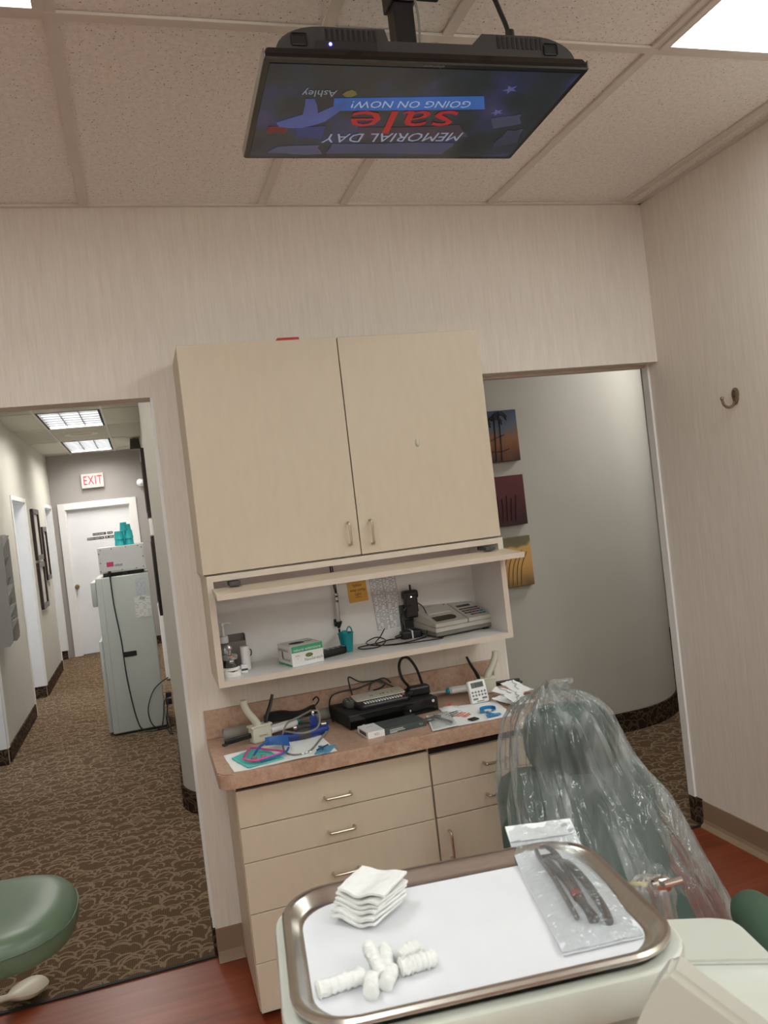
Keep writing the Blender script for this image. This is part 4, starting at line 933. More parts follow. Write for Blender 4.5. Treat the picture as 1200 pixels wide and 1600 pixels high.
gun('bone dispensing gun behind the white timer, long spiral tip touching the recorder', (1.325, 3.215, c), PI+math.radians(-9), 0, True)
# tube, pouch and handpiece at the back
t = thing('card_tube', 'grey cardboard tube lying against the backsplash behind the dispensing gun', 'tube', (0.43, 3.285, c))
b = BM(); R = []
p0, p1 = Vector((0.215, 3.262, c+0.023)), Vector((0.655, 3.285, c+0.023)); x, y = basis(p1-p0)
for p, r in ((p0, 0.023), (p1, 0.023), (p1, 0.0205), (p0, 0.0205)): R.append([p+(x*math.cos(2*PI*i/20)+y*math.sin(2*PI*i/20))*r for i in range(20)])
ring(b, R+[R[0]], True, False, False); obj('tube_wall', b, GREYTUBE, t, True)
t = thing('black_pouch', 'black soft pouch draped over the grey tube behind the dispensing gun', 'pouch', (0.48, 3.27, c+0.046))
b = BM(); grid(b, lambda u, v: Vector((0.385+0.205*u, 3.222+0.085*v, c+0.048+0.030*math.sin(PI*v)*(0.7+0.3*math.sin(u*7))+0.004*noise.noise(Vector((u*6, v*5, 1))))), 14, 8); solid(b, 0.004); obj('fabric', b, BLACKM, t, True)
b = BM(); tube(b, [(0.59, 3.27, c+0.065), (0.612, 3.275, c+0.085), (0.605, 3.28, c+0.10), (0.59, 3.285, c+0.088)], 0.003); obj('loop', b, BLACKM, t, True)
t = thing('grey_handpiece', 'dark grey cylindrical handpiece with chrome and blue tip lying by the recorder', 'instrument', (0.56, 3.17, c))
b = BM(); cyl(b, (0.495, 3.19, c+0.014), (0.592, 3.178, c+0.014), 0.014, seg=16); obj('barrel', b, DKGREY, t, True)
b = BM(); cyl(b, (0.592, 3.178, c+0.014), (0.612, 3.1755, c+0.014), 0.011, 0.009, 14); cyl(b, (0.482, 3.1915, c+0.014), (0.495, 3.19, c+0.014), 0.007, 0.009, 12); obj('chrome_collar', b, CHROME, t, True)
b = BM(); cyl(b, (0.612, 3.1755, c+0.014), (0.624, 3.174, c+0.014), 0.006, 0.005, 10); obj('blue_tip', b, BLUE, t, True, label='blue tip')
# recorder, remotes, adaptor
A9 = math.radians(7)
t = thing('cable_recorder', 'glossy black cable recorder box on the worktop under the remotes', 'recorder', (0.678, 3.045, c), local=True, rotz=A9)
rw, rd, rh = 0.385, 0.225, 0.058
obj('case', bx(0, rw, 0.004, rd, 0.004, rh, 0.003), BLACKM, t)
obj('front_panel', bx(-0.001, rw+0.001, -0.004, 0.004, 0.003, rh+0.0005, 0.003), BLACKG, t)
for x in (0.02, rw-0.03):
    for y in (0.02, rd-0.03): obj('foot', bx(x, x+0.012, y, y+0.012, 0, 0.0045), BLACKM, t)
b = BM(); lathe(b, [(0.0042, 0), (0.006, 0.0), (0.006, 0.0012), (0.0042, 0.0012)], frame((rw-0.02, -0.004, 0.045), (1, 0, 0), (0, 0, 1)), 16); obj('power_ring', b, mat('ring_white', (200, 200, 200), 0.4), t)
b = BM(); box(b, 0.258, 0.262, -0.0048, -0.004, 0.021, 0.029); box(b, 0.05, 0.06, -0.0048, -0.004, 0.012, 0.015); obj('indicator', b, mat('ring_white', (200, 200, 200), 0.4), t, kind='stuff')
zt = c+rh+0.0005
t = thing('desk_keypad', 'silver-topped black keypad remote with a row of white keys on the recorder', 'remote', (0.733, 3.085, zt), local=True, rotz=math.radians(4))
b = BM(); R = []
kw, kd = 0.225, 0.125
for (k, z) in ((0.985, 0.0), (1, 0.008), (1, 0.014)): R.append([Vector((kw/2+p[0], kd/2+p[1], z)) for p in rrect(kw*k, kd*k, 0.02)])
R.append([Vector((kw/2+p[0]*0.97, kd/2+p[1]*0.95, 0.018+0.016*(p[1]/kd+0.5))) for p in rrect(kw, kd, 0.02)])
ring(b, R); obj('body', b, BLACK, t, True)
b = BM(); R = []
for z in (0.0, 0.003): R.append([Vector((kw/2+p[0]*0.98, 0.084+p[1], 0.0195+0.016*((0.084+p[1])/kd)+z)) for p in rrect(kw*0.97, 0.076, 0.012)])
ring(b, R); obj('silver_top', b, mat('silver_paint', (212, 207, 192), 0.4, 0.1), t, label='silver top cover')
b = BM()
for i in range(14):
    for j in range(2):
        x = 0.03+i*0.0118; y = 0.014+0.015*j; box(b, x, x+0.007, y, y+0.010, 0.018, 0.0235, 0.0008, 1)
obj('white_keys', b, mat('key_white', (208, 206, 200), 0.5), t, kind='stuff')
b = BM(); box(b, 0.198, 0.207, 0.03, 0.038, 0.020, 0.026, 0.001, 1); obj('red_key', b, mat('key_pinkred', (210, 110, 110), 0.5), t, label='reddish key')
b = BM()
for x in (0.075, 0.083, 0.118, 0.128, 0.133, 0.15, 0.168): box(b, x, x+0.003, 0.07, 0.09, 0.0315, 0.0335)
obj('top_marks', b, mat('mark_olive', (120, 112, 92), 0.6), t, kind='stuff')
remote('remote_control', 'dark grey chunky remote at the hallway end of the recorder top', (0.722, 3.185, zt), 0.075, 0.06, 0.030, A9+1.4, DKGREY, None, mat('key_grey', (170, 170, 168), 0.5), 3, 3)
t = thing('coax_adaptor', 'black adaptor brick with a tall cable loop on the recorder', 'adapter', (1.02, 3.18, zt))
b = BM(); box(b, 0.965, 1.055, 3.145, 3.195, zt, zt+0.038, 0.008); obj('brick', b, BLACK, t)
b = BM(); tube(b, [(0.978, 3.19, zt+0.034), (0.962, 3.22, c+0.125), (0.960, 3.24, c+0.17), (0.978, 3.25, c+0.20), (1.008, 3.25, c+0.198), (1.035, 3.24, c+0.15), (1.040, 3.20, c+0.09), (1.038, 3.18, zt+0.03)], 0.0058, 10); obj('cable_loop', b, BLACK, t, True, label='tall black cable loop')
b = BM(); cyl(b, (0.97, 3.144, zt+0.02), (0.96, 3.135, zt+0.02), 0.008, seg=10); obj('plug', b, DKGREY, t, True)
cord([(0.76, 3.29, c+0.07), (0.755, 3.31, c+0.12), (0.758, 3.311, c+0.150), (0.80, 3.30, c+0.125), (0.86, 3.29, c+0.12), (0.90, 3.285, c+0.105), (0.94, 3.28, c+0.08)], 0.003, 'thin black cable rising in a peak behind the recorder')
cord([(0.645, 3.19, c+0.01), (0.648, 3.25, c+0.05), (0.67, 3.29, c+0.088), (0.72, 3.295, c+0.10), (0.78, 3.295, c+0.10), (0.84, 3.292, c+0.112), (0.90, 3.29, c+0.125), (0.93, 3.285, c+0.10)], 0.003, 'black cable curling over the hallway end of the recorder')
cord([(0.83, 3.29, c+0.085), (0.85, 3.295, c+0.115), (0.88, 3.296, c+0.12), (0.905, 3.292, c+0.10), (0.88, 3.288, c+0.085), (0.85, 3.288, c+0.082)], 0.003, 'small black coil of cable behind the keypad remote')
# shade box
t = thing('shade_box', 'slim white and dark green carton lying in front of the recorder', 'box', (0.708, 2.893, c), local=True, rotz=math.radians(5.5))
obj('carton', bx(0.068, 0.238, 0, 0.112, 0, 0.024, 0.001), mat('carton_dark_green', (66, 74, 72), 0.5), t)
obj('white_end', bx(0, 0.0675, 0, 0.112, 0, 0.024, 0.001), WHITEPL, t)
obj('end_opening', bx(-0.0006, 0, 0.02, 0.09, 0.006, 0.019), DKGREY, t)
FM = lambda x, z: frame((x, -0.0006, z), (1, 0, 0), (0, 0, 1)); TM2 = lambda x, y: frame((x, y, 0.0245), (1, 0, 0), (0, 1, 0))
text('lettering', 'V21', 0.013, FM(0.036, 0.012), INKG, t); text('lettering', 'VITA', 0.011, TM2(0.034, 0.07), INKG, t)
text('lettering', 'V21', 0.011, FM(0.217, 0.012), mat('print_pale', (190, 190, 186), 0.6), t)
for k, (z, w_) in enumerate(((0.015, 0.055), (0.009, 0.062), (0.0045, 0.03))):
    b = BM(); box(b, 0.088, 0.088+w_, -0.0006, 0, z-0.0014, z+0.0014); obj('small_print', b, mat('print_pale', (190, 190, 186), 0.6), t)
b = BM(); box(b, 0.095, 0.155, 0.055, 0.06, 0.024, 0.0246); box(b, 0.12, 0.165, 0.07, 0.075, 0.024, 0.0246); obj('small_print', b, DKGREY, t)
# instrument pouch, gauze, timer, papers
sheet('paper_towel', [(1.04, 2.824), (1.262, 2.822), (1.30, 3.06), (1.10, 3.10)], c+0.0012, PAPERW, 'white paper towel under the timer and blue tray on the worktop', 'paper', seedv=4)
t = thing('instrument_pouch', 'clear sterilising pouch holding a metal tool next to the dark green carton', 'pouch', (1.0, 2.92, c))
sheet('paper_back', [(0.935, 2.818), (1.04, 2.822), (1.078, 3.03), (0.985, 3.03)], c+0.005, PAPERW, '', '', parent=t, seedv=5)
b = BM(); P4 = [Vector((0.94, 2.822, 0)), Vector((1.036, 2.826, 0)), Vector((1.072, 3.02, 0)), Vector((0.99, 3.02, 0))]
grid(b, lambda u, v: ((P4[0]*(1-u)+P4[1]*u)*(1-v)+(P4[3]*(1-u)+P4[2]*u)*v)+Vector((0, 0, c+0.011+0.018*math.sin(PI*u)*math.sin(PI*v)+0.004*noise.noise(Vector((u*9, v*9, 2))))), 14, 14); obj('film', b, POUCHF, t, True, label='clear wrinkled film')
b = BM(); tube(b, [(0.985, 2.96, c+0.016), (1.0, 2.93, c+0.017), (1.012, 2.88, c+0.017), (1.024, 2.845, c+0.015)], 0.0055); tube(b, [(0.975, 2.93, c+0.015), (0.985, 2.955, c+0.017), (1.005, 2.965, c+0.017), (1.02, 2.955, c+0.015)], 0.004); box(b, 0.955, 0.985, 2.93, 2.96, c+0.012, c+0.019, 0.003); obj('metal_tool', b, mat('tool_steel', (128, 126, 124), 0.35, 0.4), t, True)
t = thing('gauze_pad', 'white gauze pad with a red spot beside the recorder', 'gauze', (1.09, 3.06, c+0.003))
b = BM(); grid(b, lambda u, v: Vector((1.055+0.075*u+0.012*v, 3.025+0.075*v-0.01*u, c+0.006+0.012*math.sin(PI*u)*math.sin(PI*v)+0.003*noise.noise(Vector((u*6, v*6, 9))))), 8, 8); solid(b, 0.003); obj('pad', b, GAUZE, t, True)
b = BM(); bmesh.ops.create_uvsphere(b, u_segments=10, v_segments=6, radius=0.008, matrix=Matrix.Translation((1.10, 3.063, c+0.021)) @ Matrix.Diagonal((1.3, 1, 0.35, 1))); obj('red_spot', b, mat('red_spot', (206, 60, 70), 0.5), t, True)
b = BM()
for k, (x, y, L) in enumerate(((1.075, 2.955, 0.055), (1.085, 2.94, 0.05), (1.095, 2.925, 0.05), (1.10, 2.912, 0.04))): box(b, 0, L, -0.0035, 0.0035, 0.0, 0.0012, 0, 1, RZ(x, y, c+0.0052, 0.55))
tag(obj('orange_strips', b, mat('orange_print', (226, 140, 116), 0.7), None, kind='stuff', base=(1.09, 2.93, c+0.005)), 'faint orange printed marks on the paper towel near the gauze pad', 'print')
b = BM()
for k in range(3): box(b, 0, 0.07-0.015*k, -0.0025, 0.0025, 0, 0.001, 0, 1, RZ(1.05+0.006*k, 2.985-0.017*k, c+0.0052, 0.45))
tag(obj('dark_print', b, INK, None, kind='stuff', base=(1.06, 2.98, c+0.005)), 'dark printed lines on the paper towel beside the orange marks', 'print')
t = tag(obj('black_square', box(BM(), -0.017, 0.017, -0.016, 0.016, 0, 0.003, 0.0008, 1, RZ(1.116, 2.86, c+0.0055, 0.25)), BLACKM, None, base=(1.116, 2.86, c+0.0055)), 'small black square pad near the front of the paper towel', 'pad')
t = thing('bite_tray', 'blue plastic bite tray on the paper towel in front of the timer', 'tray', (1.20, 2.90, c+0.005))
b = BM()
R = []
for i in range(15):
    th = -0.4+3.9*i/14; r = 0.022
    ctr = Vector((1.205+r*math.cos(th)*1.1, 2.925+r*math.sin(th), c+0.008)); nd = Vector((math.cos(th), math.sin(th), 0))
    R.append([ctr-nd*0.008, ctr+nd*0.008, ctr+nd*0.008+Vector((0, 0, 0.012)), ctr+nd*0.0055+Vector((0, 0, 0.012)), ctr+nd*0.0055+Vector((0, 0, 0.003)), ctr-nd*0.008+Vector((0, 0, 0.003))])
ring(b, R); obj('arch_rim', b, mat('blue_tray_plastic', (40, 130, 186), 0.4, var=0.1), t, True)
b = BM(); tube(b, [(1.195, 2.908, c+0.009), (1.192, 2.885, c+0.009), (1.20, 2.862, c+0.009)], 0.008, 8, 4, flat=0.4); box(b, 1.168, 1.226, 2.844, 2.862, c+0.006, c+0.011, 0.002); obj('handle_tab', b, mat('blue_tray_plastic', (40, 130, 186), 0.4), t, True)
b = BM(); prism(b, [(1.205+0.013*math.cos(2*PI*i/14)*1.2, 2.925+0.013*math.sin(2*PI*i/14)) for i in range(14)], c+0.0075, c+0.011); obj('white_filling', b, WHITEPL, t)
t = thing('timer', 'white kitchen-style timer with grey display leaning upright on the paper towel', 'timer', (1.235, 3.065, c+0.002))
M = frame((1.237, 3.065, c+0.004), (1, 0.02, 0.02), (0.02, 0.30, 0.95))
b = BM(); R = []
for k, z in ((0.92, -0.018), (1, -0.014), (1, 0.0), (0.93, 0.004)): R.append([M @ Vector((p[0], 0.047+p[1], z)) for p in rrect(0.078*k, 0.092*k, 0.008)])
ring(b, R); obj('case', b, WHITEPL, t, True)
b = BM(); box(b, -0.027, 0.027, 0.062, 0.084, 0.004, 0.005, 0, 1, M); obj('display', b, mat('lcd_grey', (92, 96, 88), 0.3), t)
text('digits', '0:00', 0.02, M @ Matrix.Translation((0.006, 0.0725, 0.0054)), INK, t)
b = BM()
for i in range(5):
    for j in range(2): lathe(b, [(0.0045, 0), (0.0045, 0.002), (0.001, 0.0022)], M @ Matrix.Translation((-0.027+0.0135*i, 0.045-0.013*j, 0.004)), 10)
obj('round_keys', b, mat('key_midgrey', (126, 124, 120), 0.5), t, kind='stuff')
for x in (-0.02, 0.02):
    b = BM(); box(b, x-0.011, x+0.011, 0.014, 0.0215, 0.004, 0.0062, 0.002, 1, M); obj('wide_key', b, mat('key_midgrey', (126, 124, 120), 0.5), t)
b = BM(); box(b, -0.016, 0.016, 0.006, 0.009, 0.004, 0.0047, 0, 1, M); obj('lettering_strip', b, INKG, t)
# pile of pouches at the end
for k, (x, y, a, lb) in enumerate(((1.335, 3.00, 0.5, 'white paper pouch with a metal clamp lying next to the timer'), (1.365, 3.07, 0.9, 'white paper pouch standing up behind the pouch with the clamp'), (1.425, 3.11, 0.3, 'white paper pouch with a hooked tool nearest the doorway'), (1.345, 2.93, 0.1, 'white paper pouch half hidden by the bagged chair'))):
    t = thing('paper_pouch', lb, 'pouch', (x, y, c+0.003+0.006*k), 'sterilised pouches heaped at the end of the worktop', local=True, rotz=a)
    b = BM(); grid(b, lambda u, v: Vector(((u-.5)*0.075, (v-.5)*0.12, 0.004+0.055*max(0, v-0.25)*(0.6 if k in (1, 2) else 0.35)+0.004*noise.noise(Vector((u*5+k, v*5, k))))), 8, 10); solid(b, 0.002); obj('paper', b, PAPERW, t, True)
    zz = lambda v: 0.008+0.055*max(0, v-0.25)*(0.6 if k in (1, 2) else 0.35)
    b = BM(); tube(b, [(-0.02, -0.03, zz(.25)+.003), (-0.012, 0.0, zz(.5)+.003), (0.006, 0.008, zz(.56)+.003), (0.004, 0.03, zz(.75)+.003), (0.018, 0.045, zz(.88)+.003)], 0.0017, 6); obj('metal_tool', b, mat('tool_grey', (158, 156, 153), 0.4, 0.0), t, True)

# ------------------------------------------------------------------ patient chair under a plastic bag
CHR = math.radians(-21.7)
t = thing('patient_chair', 'dark green padded patient chair standing under a clear plastic bag', 'chair', (1.25, 2.375, 0), local=True, rotz=CHR)
def cushion(w, d, h, r, pts, m, name, crown=0.015, par=None):
    """padded slab: cross-section rounded rect (w x thickness) swept along pts (center, half-width scale)"""
    b = BM(); R = []
    for (cx, cy, cz, ww, tt) in pts:
        R.append([Vector((cx+p[0]*ww, cy+p[1]*tt, cz)) for p in rrect(w, d, min(w, d)*0.48, 6)])
    ring(b, R); return obj(name, b, m, par or t, True)
# headrest: U shaped pad
b = BM(); n = 28
prof = []
for i in range(n):
    a = 2*PI*i/n; cx, sx = math.cos(a), math.sin(a); e = 0.55 if sx > 0 else 0.85
    prof.append((0.148*math.copysign(abs(cx)**e, cx), 0.905+(0.125 if sx > 0 else 0.125)*math.copysign(abs(sx)**(0.7 if sx > 0 else 0.9), sx)))
R = []
for k, y in ((0.05, -0.062), (0.55, -0.060), (0.85, -0.048), (0.98, -0.025), (1.0, 0.0), (0.97, 0.03), (0.8, 0.045)):
    R.append([Vector((p[0]*k, y+0.12*(0.905-p[1])*0.2, 0.905+(p[1]-0.905)*k)) for p in prof])
ring(b, R); obj('headrest', b, GREENC, t, True)
b = BM()
prof2 = [(p[0]*0.95, 0.885+(p[1]-0.90)*0.93) for p in prof]
ring(b, [[Vector((p[0]*k, y, 0.90+(p[1]-0.90)*k)) for p in prof2] for k, y in ((1.0, 0.012), (1.0, 0.045), (0.85, 0.055))]); obj('headrest_shell', b, BLACKM, t, True, label='dark back shell of the headrest')
b = BM(); box(b, -0.05, 0.05, 0.0, 0.04, 0.70, 0.86, 0.008); obj('neck_bracket', b, BLACKM, t)
# backrest
b = BM(); R = []
for k in range(15):
    s_ = k/14; z = 0.47+0.355*s_; y0 = -0.17*(1-s_)**1.2
    w = 0.252*(1.0 if s_ < 0.75 else math.sqrt(max(0.02, 1-((s_-0.75)/0.262)**2))*0.28+0.72)
    if s_ > 0.93: w *= 0.93-0.4*(s_-0.93)
    th = 0.052*(1 if s_ < 0.9 else 1-0.75*((s_-0.9)/0.1)**1.5)
    R.append([Vector((p[0]*w, y0+p[1]*th+0.010*math.cos(p[0]*PI/1.0)*-1, z)) for p in [(math.copysign(abs(math.cos(a))**0.55, math.cos(a)), math.copysign(abs(math.sin(a))**0.75, math.sin(a))) for a in [2*PI*i/32 for i in range(32)]]])
ring(b, R); obj('backrest', b, GREENC, t, True)
b = BM(); box(b, -0.16, 0.16, 0.0, 0.10, 0.30, 0.72, 0.03, 3); obj('back_shell', b, CREAM, t, True)
b = BM(); tube(b, [(0, -0.12, 0.50), (0, -0.35, 0.485), (0, -0.62, 0.50), (0, -0.85, 0.47), (0, -1.1, 0.36), (0, -1.28, 0.27)], lambda q: 0.27-0.05*q, 20, 5, flat=0.17); obj('seat', b, GREENC, t, True)
b = BM(); box(b, -0.16, 0.16, -0.75, -0.05, 0.30, 0.44, 0.03, 3); obj('seat_frame', b, CREAM, t, True)
b = BM(); box(b, -0.11, 0.11, -0.55, -0.2, 0.06, 0.31, 0.02, 2); box(b, -0.20, 0.20, -0.75, 0.05, 0.0, 0.06, 0.02, 2); obj('base', b, CREAM, t, True)
b = BM(); n = 24
L0, L1 = -0.70, -1.02
R = []
for k in range(13):
    f_ = k/12
    if f_ < 0.25: a = PI/2*f_/0.25; y = L0+0.045-0.045*math.sin(a)*1.0-0.0+0.0; r = 0.052*math.sin(max(0.08, a)); y = L0+0.05*math.cos(a)
    else: y = L0+(L1-L0)*(f_-0.25)/0.75; r = 0.052
    R.append([Vector((0.31+r*math.cos(2*PI*i/n), y, 0.68+r*0.95*math.sin(2*PI*i/n))) for i in range(n)])
ring(b, R); obj('armrest', b, GREENA, t, True, label='rounded mid green arm pad')
b = BM(); tube(b, [(0.31, -0.84, 0.64), (0.31, -0.80, 0.55), (0.29, -0.70, 0.42), (0.17, -0.62, 0.38)], 0.018); obj('arm_post', b, CREAM, t, True)
# bag
t = thing('plastic_bag_cover', 'clear crinkled plastic bag pulled over the green patient chair', 'bag', (1.25, 2.36, 0.16))
LV = [(1.080, 1.205, 0.018, 2.385, 0.015), (1.072, 1.205, 0.050, 2.385, 0.03), (1.062, 1.210, 0.092, 2.385, 0.055), (1.035, 1.216, 0.135, 2.383, 0.09), (0.99, 1.220, 0.168, 2.38, 0.115), (0.93, 1.226, 0.192, 2.375, 0.132), (0.86, 1.230, 0.212, 2.365, 0.135), (0.79, 1.242, 0.240, 2.35, 0.15), (0.73, 1.254, 0.262, 2.335, 0.165), (0.65, 1.264, 0.281, 2.315, 0.185), (0.57, 1.275, 0.298, 2.295, 0.205), (0.49, 1.292, 0.318, 2.275, 0.225), (0.38, 1.312, 0.340, 2.26, 0.235), (0.27, 1.330, 0.360, 2.25, 0.24), (0.16, 1.347, 0.376, 2.25, 0.24)]
def bagp(u, v):
    f_ = v*(len(LV)-1); i = min(int(f_), len(LV)-2); q = f_-i; a_, b_ = LV[i], LV[i+1]
    z, cx, hw_, cy, hd = [p+(r_-p)*q for p, r_ in zip(a_, b_)]
    a = 2*PI*u; ca, sa = math.cos(a), math.sin(a)
    n1 = noise.noise(Vector((ca*3.2, sa*3.2, v*1.2))); n2 = noise.noise(Vector((ca*7+4, sa*7, v*2.2))); n3 = noise.noise(Vector((ca*15, sa*15+9, v*5)))
    n4 = noise.noise(Vector((ca*26+3, sa*26, v*9)))
    amp = 0.10+0.18*(1-v)
    rad = 1+amp*(0.75*n1+0.6*n2+0.40*n3+0.22*n4-0.25)
    rad += 0.13*(1-v)**1.5*(abs(math.sin(a*5.5+2.5*n1))-0.5)
    ex = math.copysign(abs(ca)**0.9, ca)*hw_*min(rad, 1.08); ey = math.copysign(abs(sa)**0.9, sa)*hd*rad
    cr, sr = math.cos(CHR*0.7), math.sin(CHR*0.7)
    zz = z+0.018*n2*(1-abs(2*v-1))+(0.03*max(0, math.cos(a*2.0+2.6))*max(0, 1-v*9))
    return Vector((cx+ex*cr-ey*sr, cy+ex*sr+ey*cr, zz))
b = BM(); grid(b, bagp, 220, 130, True); obj('film', b, FILM, t, True)
b = BM(); grid(b, lambda u, v: Vector((1.245+0.035*math.cos(2*PI*u)*(0.5+0.7*v)+0.010*noise.noise(Vector((u*9, v*4, 5))), 2.375+0.02*math.sin(2*PI*u)*(0.4+v), 1.062+0.042*v+0.012*noise.noise(Vector((u*8, v*3, 1))))), 26, 8, True); obj('gathered_tuft', b, FILM, t, True)
b = BM(); grid(b, lambda u, v: Vector((1.165+0.030*math.cos(2*PI*u)*(1-v)**0.8+0.012*v, 2.37+0.02*math.sin(2*PI*u)*(1-v)**0.8, 1.035+0.065*v+0.006*noise.noise(Vector((u*8, v*3, 7))))), 18, 8, True); obj('pointed_corner', b, FILM, t, True)

# ------------------------------------------------------------------ delivery unit and tray
TA = math.radians(-6.7); TX, TY, TZ = 0.262, 0.7605, 1.33
t = thing('delivery_unit', 'cream dental delivery unit carrying the steel tray, cut by the bottom of the view', 'dental unit', (0.35, 0.72, 1.05))
TT = RZ(TX, TY, TZ, TA)
def rloop(w, d, r, z, M, n=8): return [M @ Vector((p[0], p[1], z)) for p in rrect(w, d, r, n)]
b = BM()
R = [rloop(0.34, 0.238, 0.05, -0.052, TT), rloop(0.366, 0.262, 0.058, -0.048, TT), rloop(0.372, 0.268, 0.060, -0.040, TT), rloop(0.374, 0.270, 0.061, -0.018, TT), rloop(0.371, 0.267, 0.060, -0.0135, TT), rloop(0.364, 0.260, 0.056, -0.012, TT), rloop(0.34, 0.236, 0.05, -0.014, TT), rloop(0.33, 0.226, 0.05, -0.034, TT)]
ring(b, R); obj('tray_holder', b, CREAM, t, True)
b = BM(); R = [rloop(0.30, 0.20, 0.04, -0.14, TT), rloop(0.32, 0.225, 0.045, -0.13, TT), rloop(0.325, 0.23, 0.045, -0.056, TT), rloop(0.32, 0.226, 0.045, -0.0525, TT)]; ring(b, R); obj('tray_support', b, CREAMG, t, True)
# control box at the side: rear lid and rounded front
lid = [(0.42, 0.93), (0.604, 0.842), (0.617, 0.836), (0.626, 0.826), (0.627, 0.812), (0.612, 0.738), (0.40, 0.842)]
b = BM(); prism(b, lid, 1.185, 1.2); bmesh.ops.bevel(b, geom=[e for e in b.edges if all(v.co.z > 1.199 for v in e.verts)], offset=0.003, segments=2, affect='EDGES'); obj('control_lid', b, CREAM, t, True)
b = BM(); prof = [(0.0, 1.085), (0.0, 1.1955), (-0.014, 1.1955), (-0.035, 1.189), (-0.054, 1.172), (-0.062, 1.15), (-0.062, 1.134)]
p0, p1 = Vector((0.40, 0.8415, 0)), Vector((0.66, 0.712, 0)); dn = Vector((p1.y-p0.y, -(p1.x-p0.x), 0)).normalized()*-1
R = []
for P in (p0, p1): R.append([Vector((P.x, P.y, 0))+dn*d_+Vector((0, 0, z)) for d_, z in prof] + [Vector((P.x, P.y, 0))+dn*(-0.062)+Vector((0, 0, 1.085))])
ring(b, R); obj('control_box', b, CREAM, t, True)
b = BM(); R = []
for P in (p0, p1): R.append([Vector((P.x, P.y, 0))+dn*d_+Vector((0, 0, z)) for d_, z in ((0.0, 1.0), (0.0, 1.0845), (-0.060, 1.0845), (-0.066, 1.07), (-0.060, 1.0))])
ring(b, R); obj('control_base', b, CREAMG, t, True)
b = BM(); prism(b, [(0.40, 0.842), (0.612, 0.738), (0.627, 0.812), (0.60, 0.842), (0.42, 0.93)], 1.0, 1.1845); obj('box_core', b, CREAM, t, True)
# pull handle wedge in front
M = frame((0.322, 0.50, 1.396), (1, 0, 0), (0, 0, 1))
face = [(0.0, 0.0), (-0.009, -0.006), (-0.018, -0.014), (-0.026, -0.023), (-0.033, -0.033), (-0.040, -0.045), (-0.046, -0.058), (-0.052, -0.075), (-0.056, -0.095), (0.115, -0.15), (0.112, -0.112)]
face = [(x, y) for x, y in face]
b = BM(); ring(b, [[M @ Vector((p[0]+dx, p[1], dz)) for p in face] for dx, dz in ((0.0, 0.0), (0.020, -0.018))])
bmesh.ops.bevel(b, geom=b.edges[:], offset=0.004, segments=3, affect='EDGES'); obj('pull_handle', b, CREAMG, t, True)
b = BM(); tube(b, [(0.36, 0.52, 1.28), (0.39, 0.56, 1.21), (0.42, 0.62, 1.15), (0.44, 0.70, 1.12)], 0.02); obj('handle_arm', b, CREAMG, t, True)
b = BM(); tube(b, [(0.30, 0.76, 1.19), (0.32, 0.78, 1.14), (0.42, 0.82, 1.10)], 0.03); obj('support_arm', b, CREAMG, t, True)
b = BM(); cyl(b, (0.52, 0.80, 0.06), (0.52, 0.80, 1.0), 0.03); obj('post', b, CREAMG, t, True)
b = BM(); box(b, 0.32, 0.72, 0.62, 0.98, 0.0, 0.06, 0.02); obj('floor_base', b, CREAMG, t, True)
# tray
t = thing('instrument_tray', 'stainless steel instrument tray lined with white paper in front', 'tray', (TX, TY, TZ-0.014), local=True, rotz=TA)
I = Matrix.Translation((0, 0, 0.014))
b = BM()
W1, D1, r1 = 0.356, 0.252, 0.056
R = [rloop(W1-0.05, D1-0.05, r1-0.02, -0.0139, I), rloop(W1-0.035, D1-0.035, r1-0.014, -0.0132, I), rloop(W1-0.025, D1-0.025, r1-0.010, -0.0105, I), rloop(W1-0.016, D1-0.016, r1-0.007, -0.0016, I), rloop(W1-0.012, D1-0.012, r1-0.006, -0.0065, I), rloop(W1-0.001, D1-0.001, r1, -0.0055, I), rloop(W1, D1, r1, -0.002, I), rloop(W1-0.004, D1-0.004, r1-0.002, 0.0008, I), rloop(W1-0.012, D1-0.012, r1-0.005, 0.001, I), rloop(W1-0.019, D1-0.019, r1-0.008, -0.0012, I), rloop(W1-0.030, D1-0.030, r1-0.013, -0.010, I), rloop(W1-0.038, D1-0.038, r1-0.016, -0.0126, I), rloop(W1-0.05, D1-0.05, r1-0.02, -0.0130, I)]
ring(b, R); obj('pan', b, STEEL, t, True)
tz = TZ-0.0128
b = BM(); prism(b, rrect(W1-0.040, D1-0.044, 0.045, 8), 0.0012, 0.0018); pl = obj('paper', b, PAPER, None, base=None)
pl.location = (TX, TY, TZ-0.014); pl.rotation_euler = (0, 0, TA); pl.name = 'tray_liner'
tag(pl, 'white paper liner covering the floor of the steel tray', 'paper')
LZ = TZ-0.0121
# gauze squares
def gauze_bm(k):
    b = BM(); s_ = 0.055; ph = k*0.25
    f = lambda u, v: Vector(((u-.5)*s_, (v-.5)*s_, 0.0028*math.sin(u*7.5+ph)*(1-v*0.5)+0.0012*noise.noise(Vector((u*4, v*4, k)))))
    grid(b, f, 12, 12); solid(b, 0.0026); return b
names = ['bottom', 'second', 'third', 'fourth', 'fifth', 'sixth', 'seventh']
for k in range(7):
    o = obj('gauze_square', gauze_bm(k), GAUZE, None, True)
    o.location = (0.182+0.0016*k+random.uniform(-.001, .001), 0.832+0.001*k, LZ+0.0052+0.0040*k); o.rotation_euler = (0, 0, math.radians(-52+random.uniform(-3, 3)+(0 if k < 6 else 6)))
    tag(o, ('topmost white gauze square of the stack on the tray' if k == 6 else names[k]+' white gauze square from the tray in the gauze stack'), 'gauze', 'stacked gauze squares on the tray')
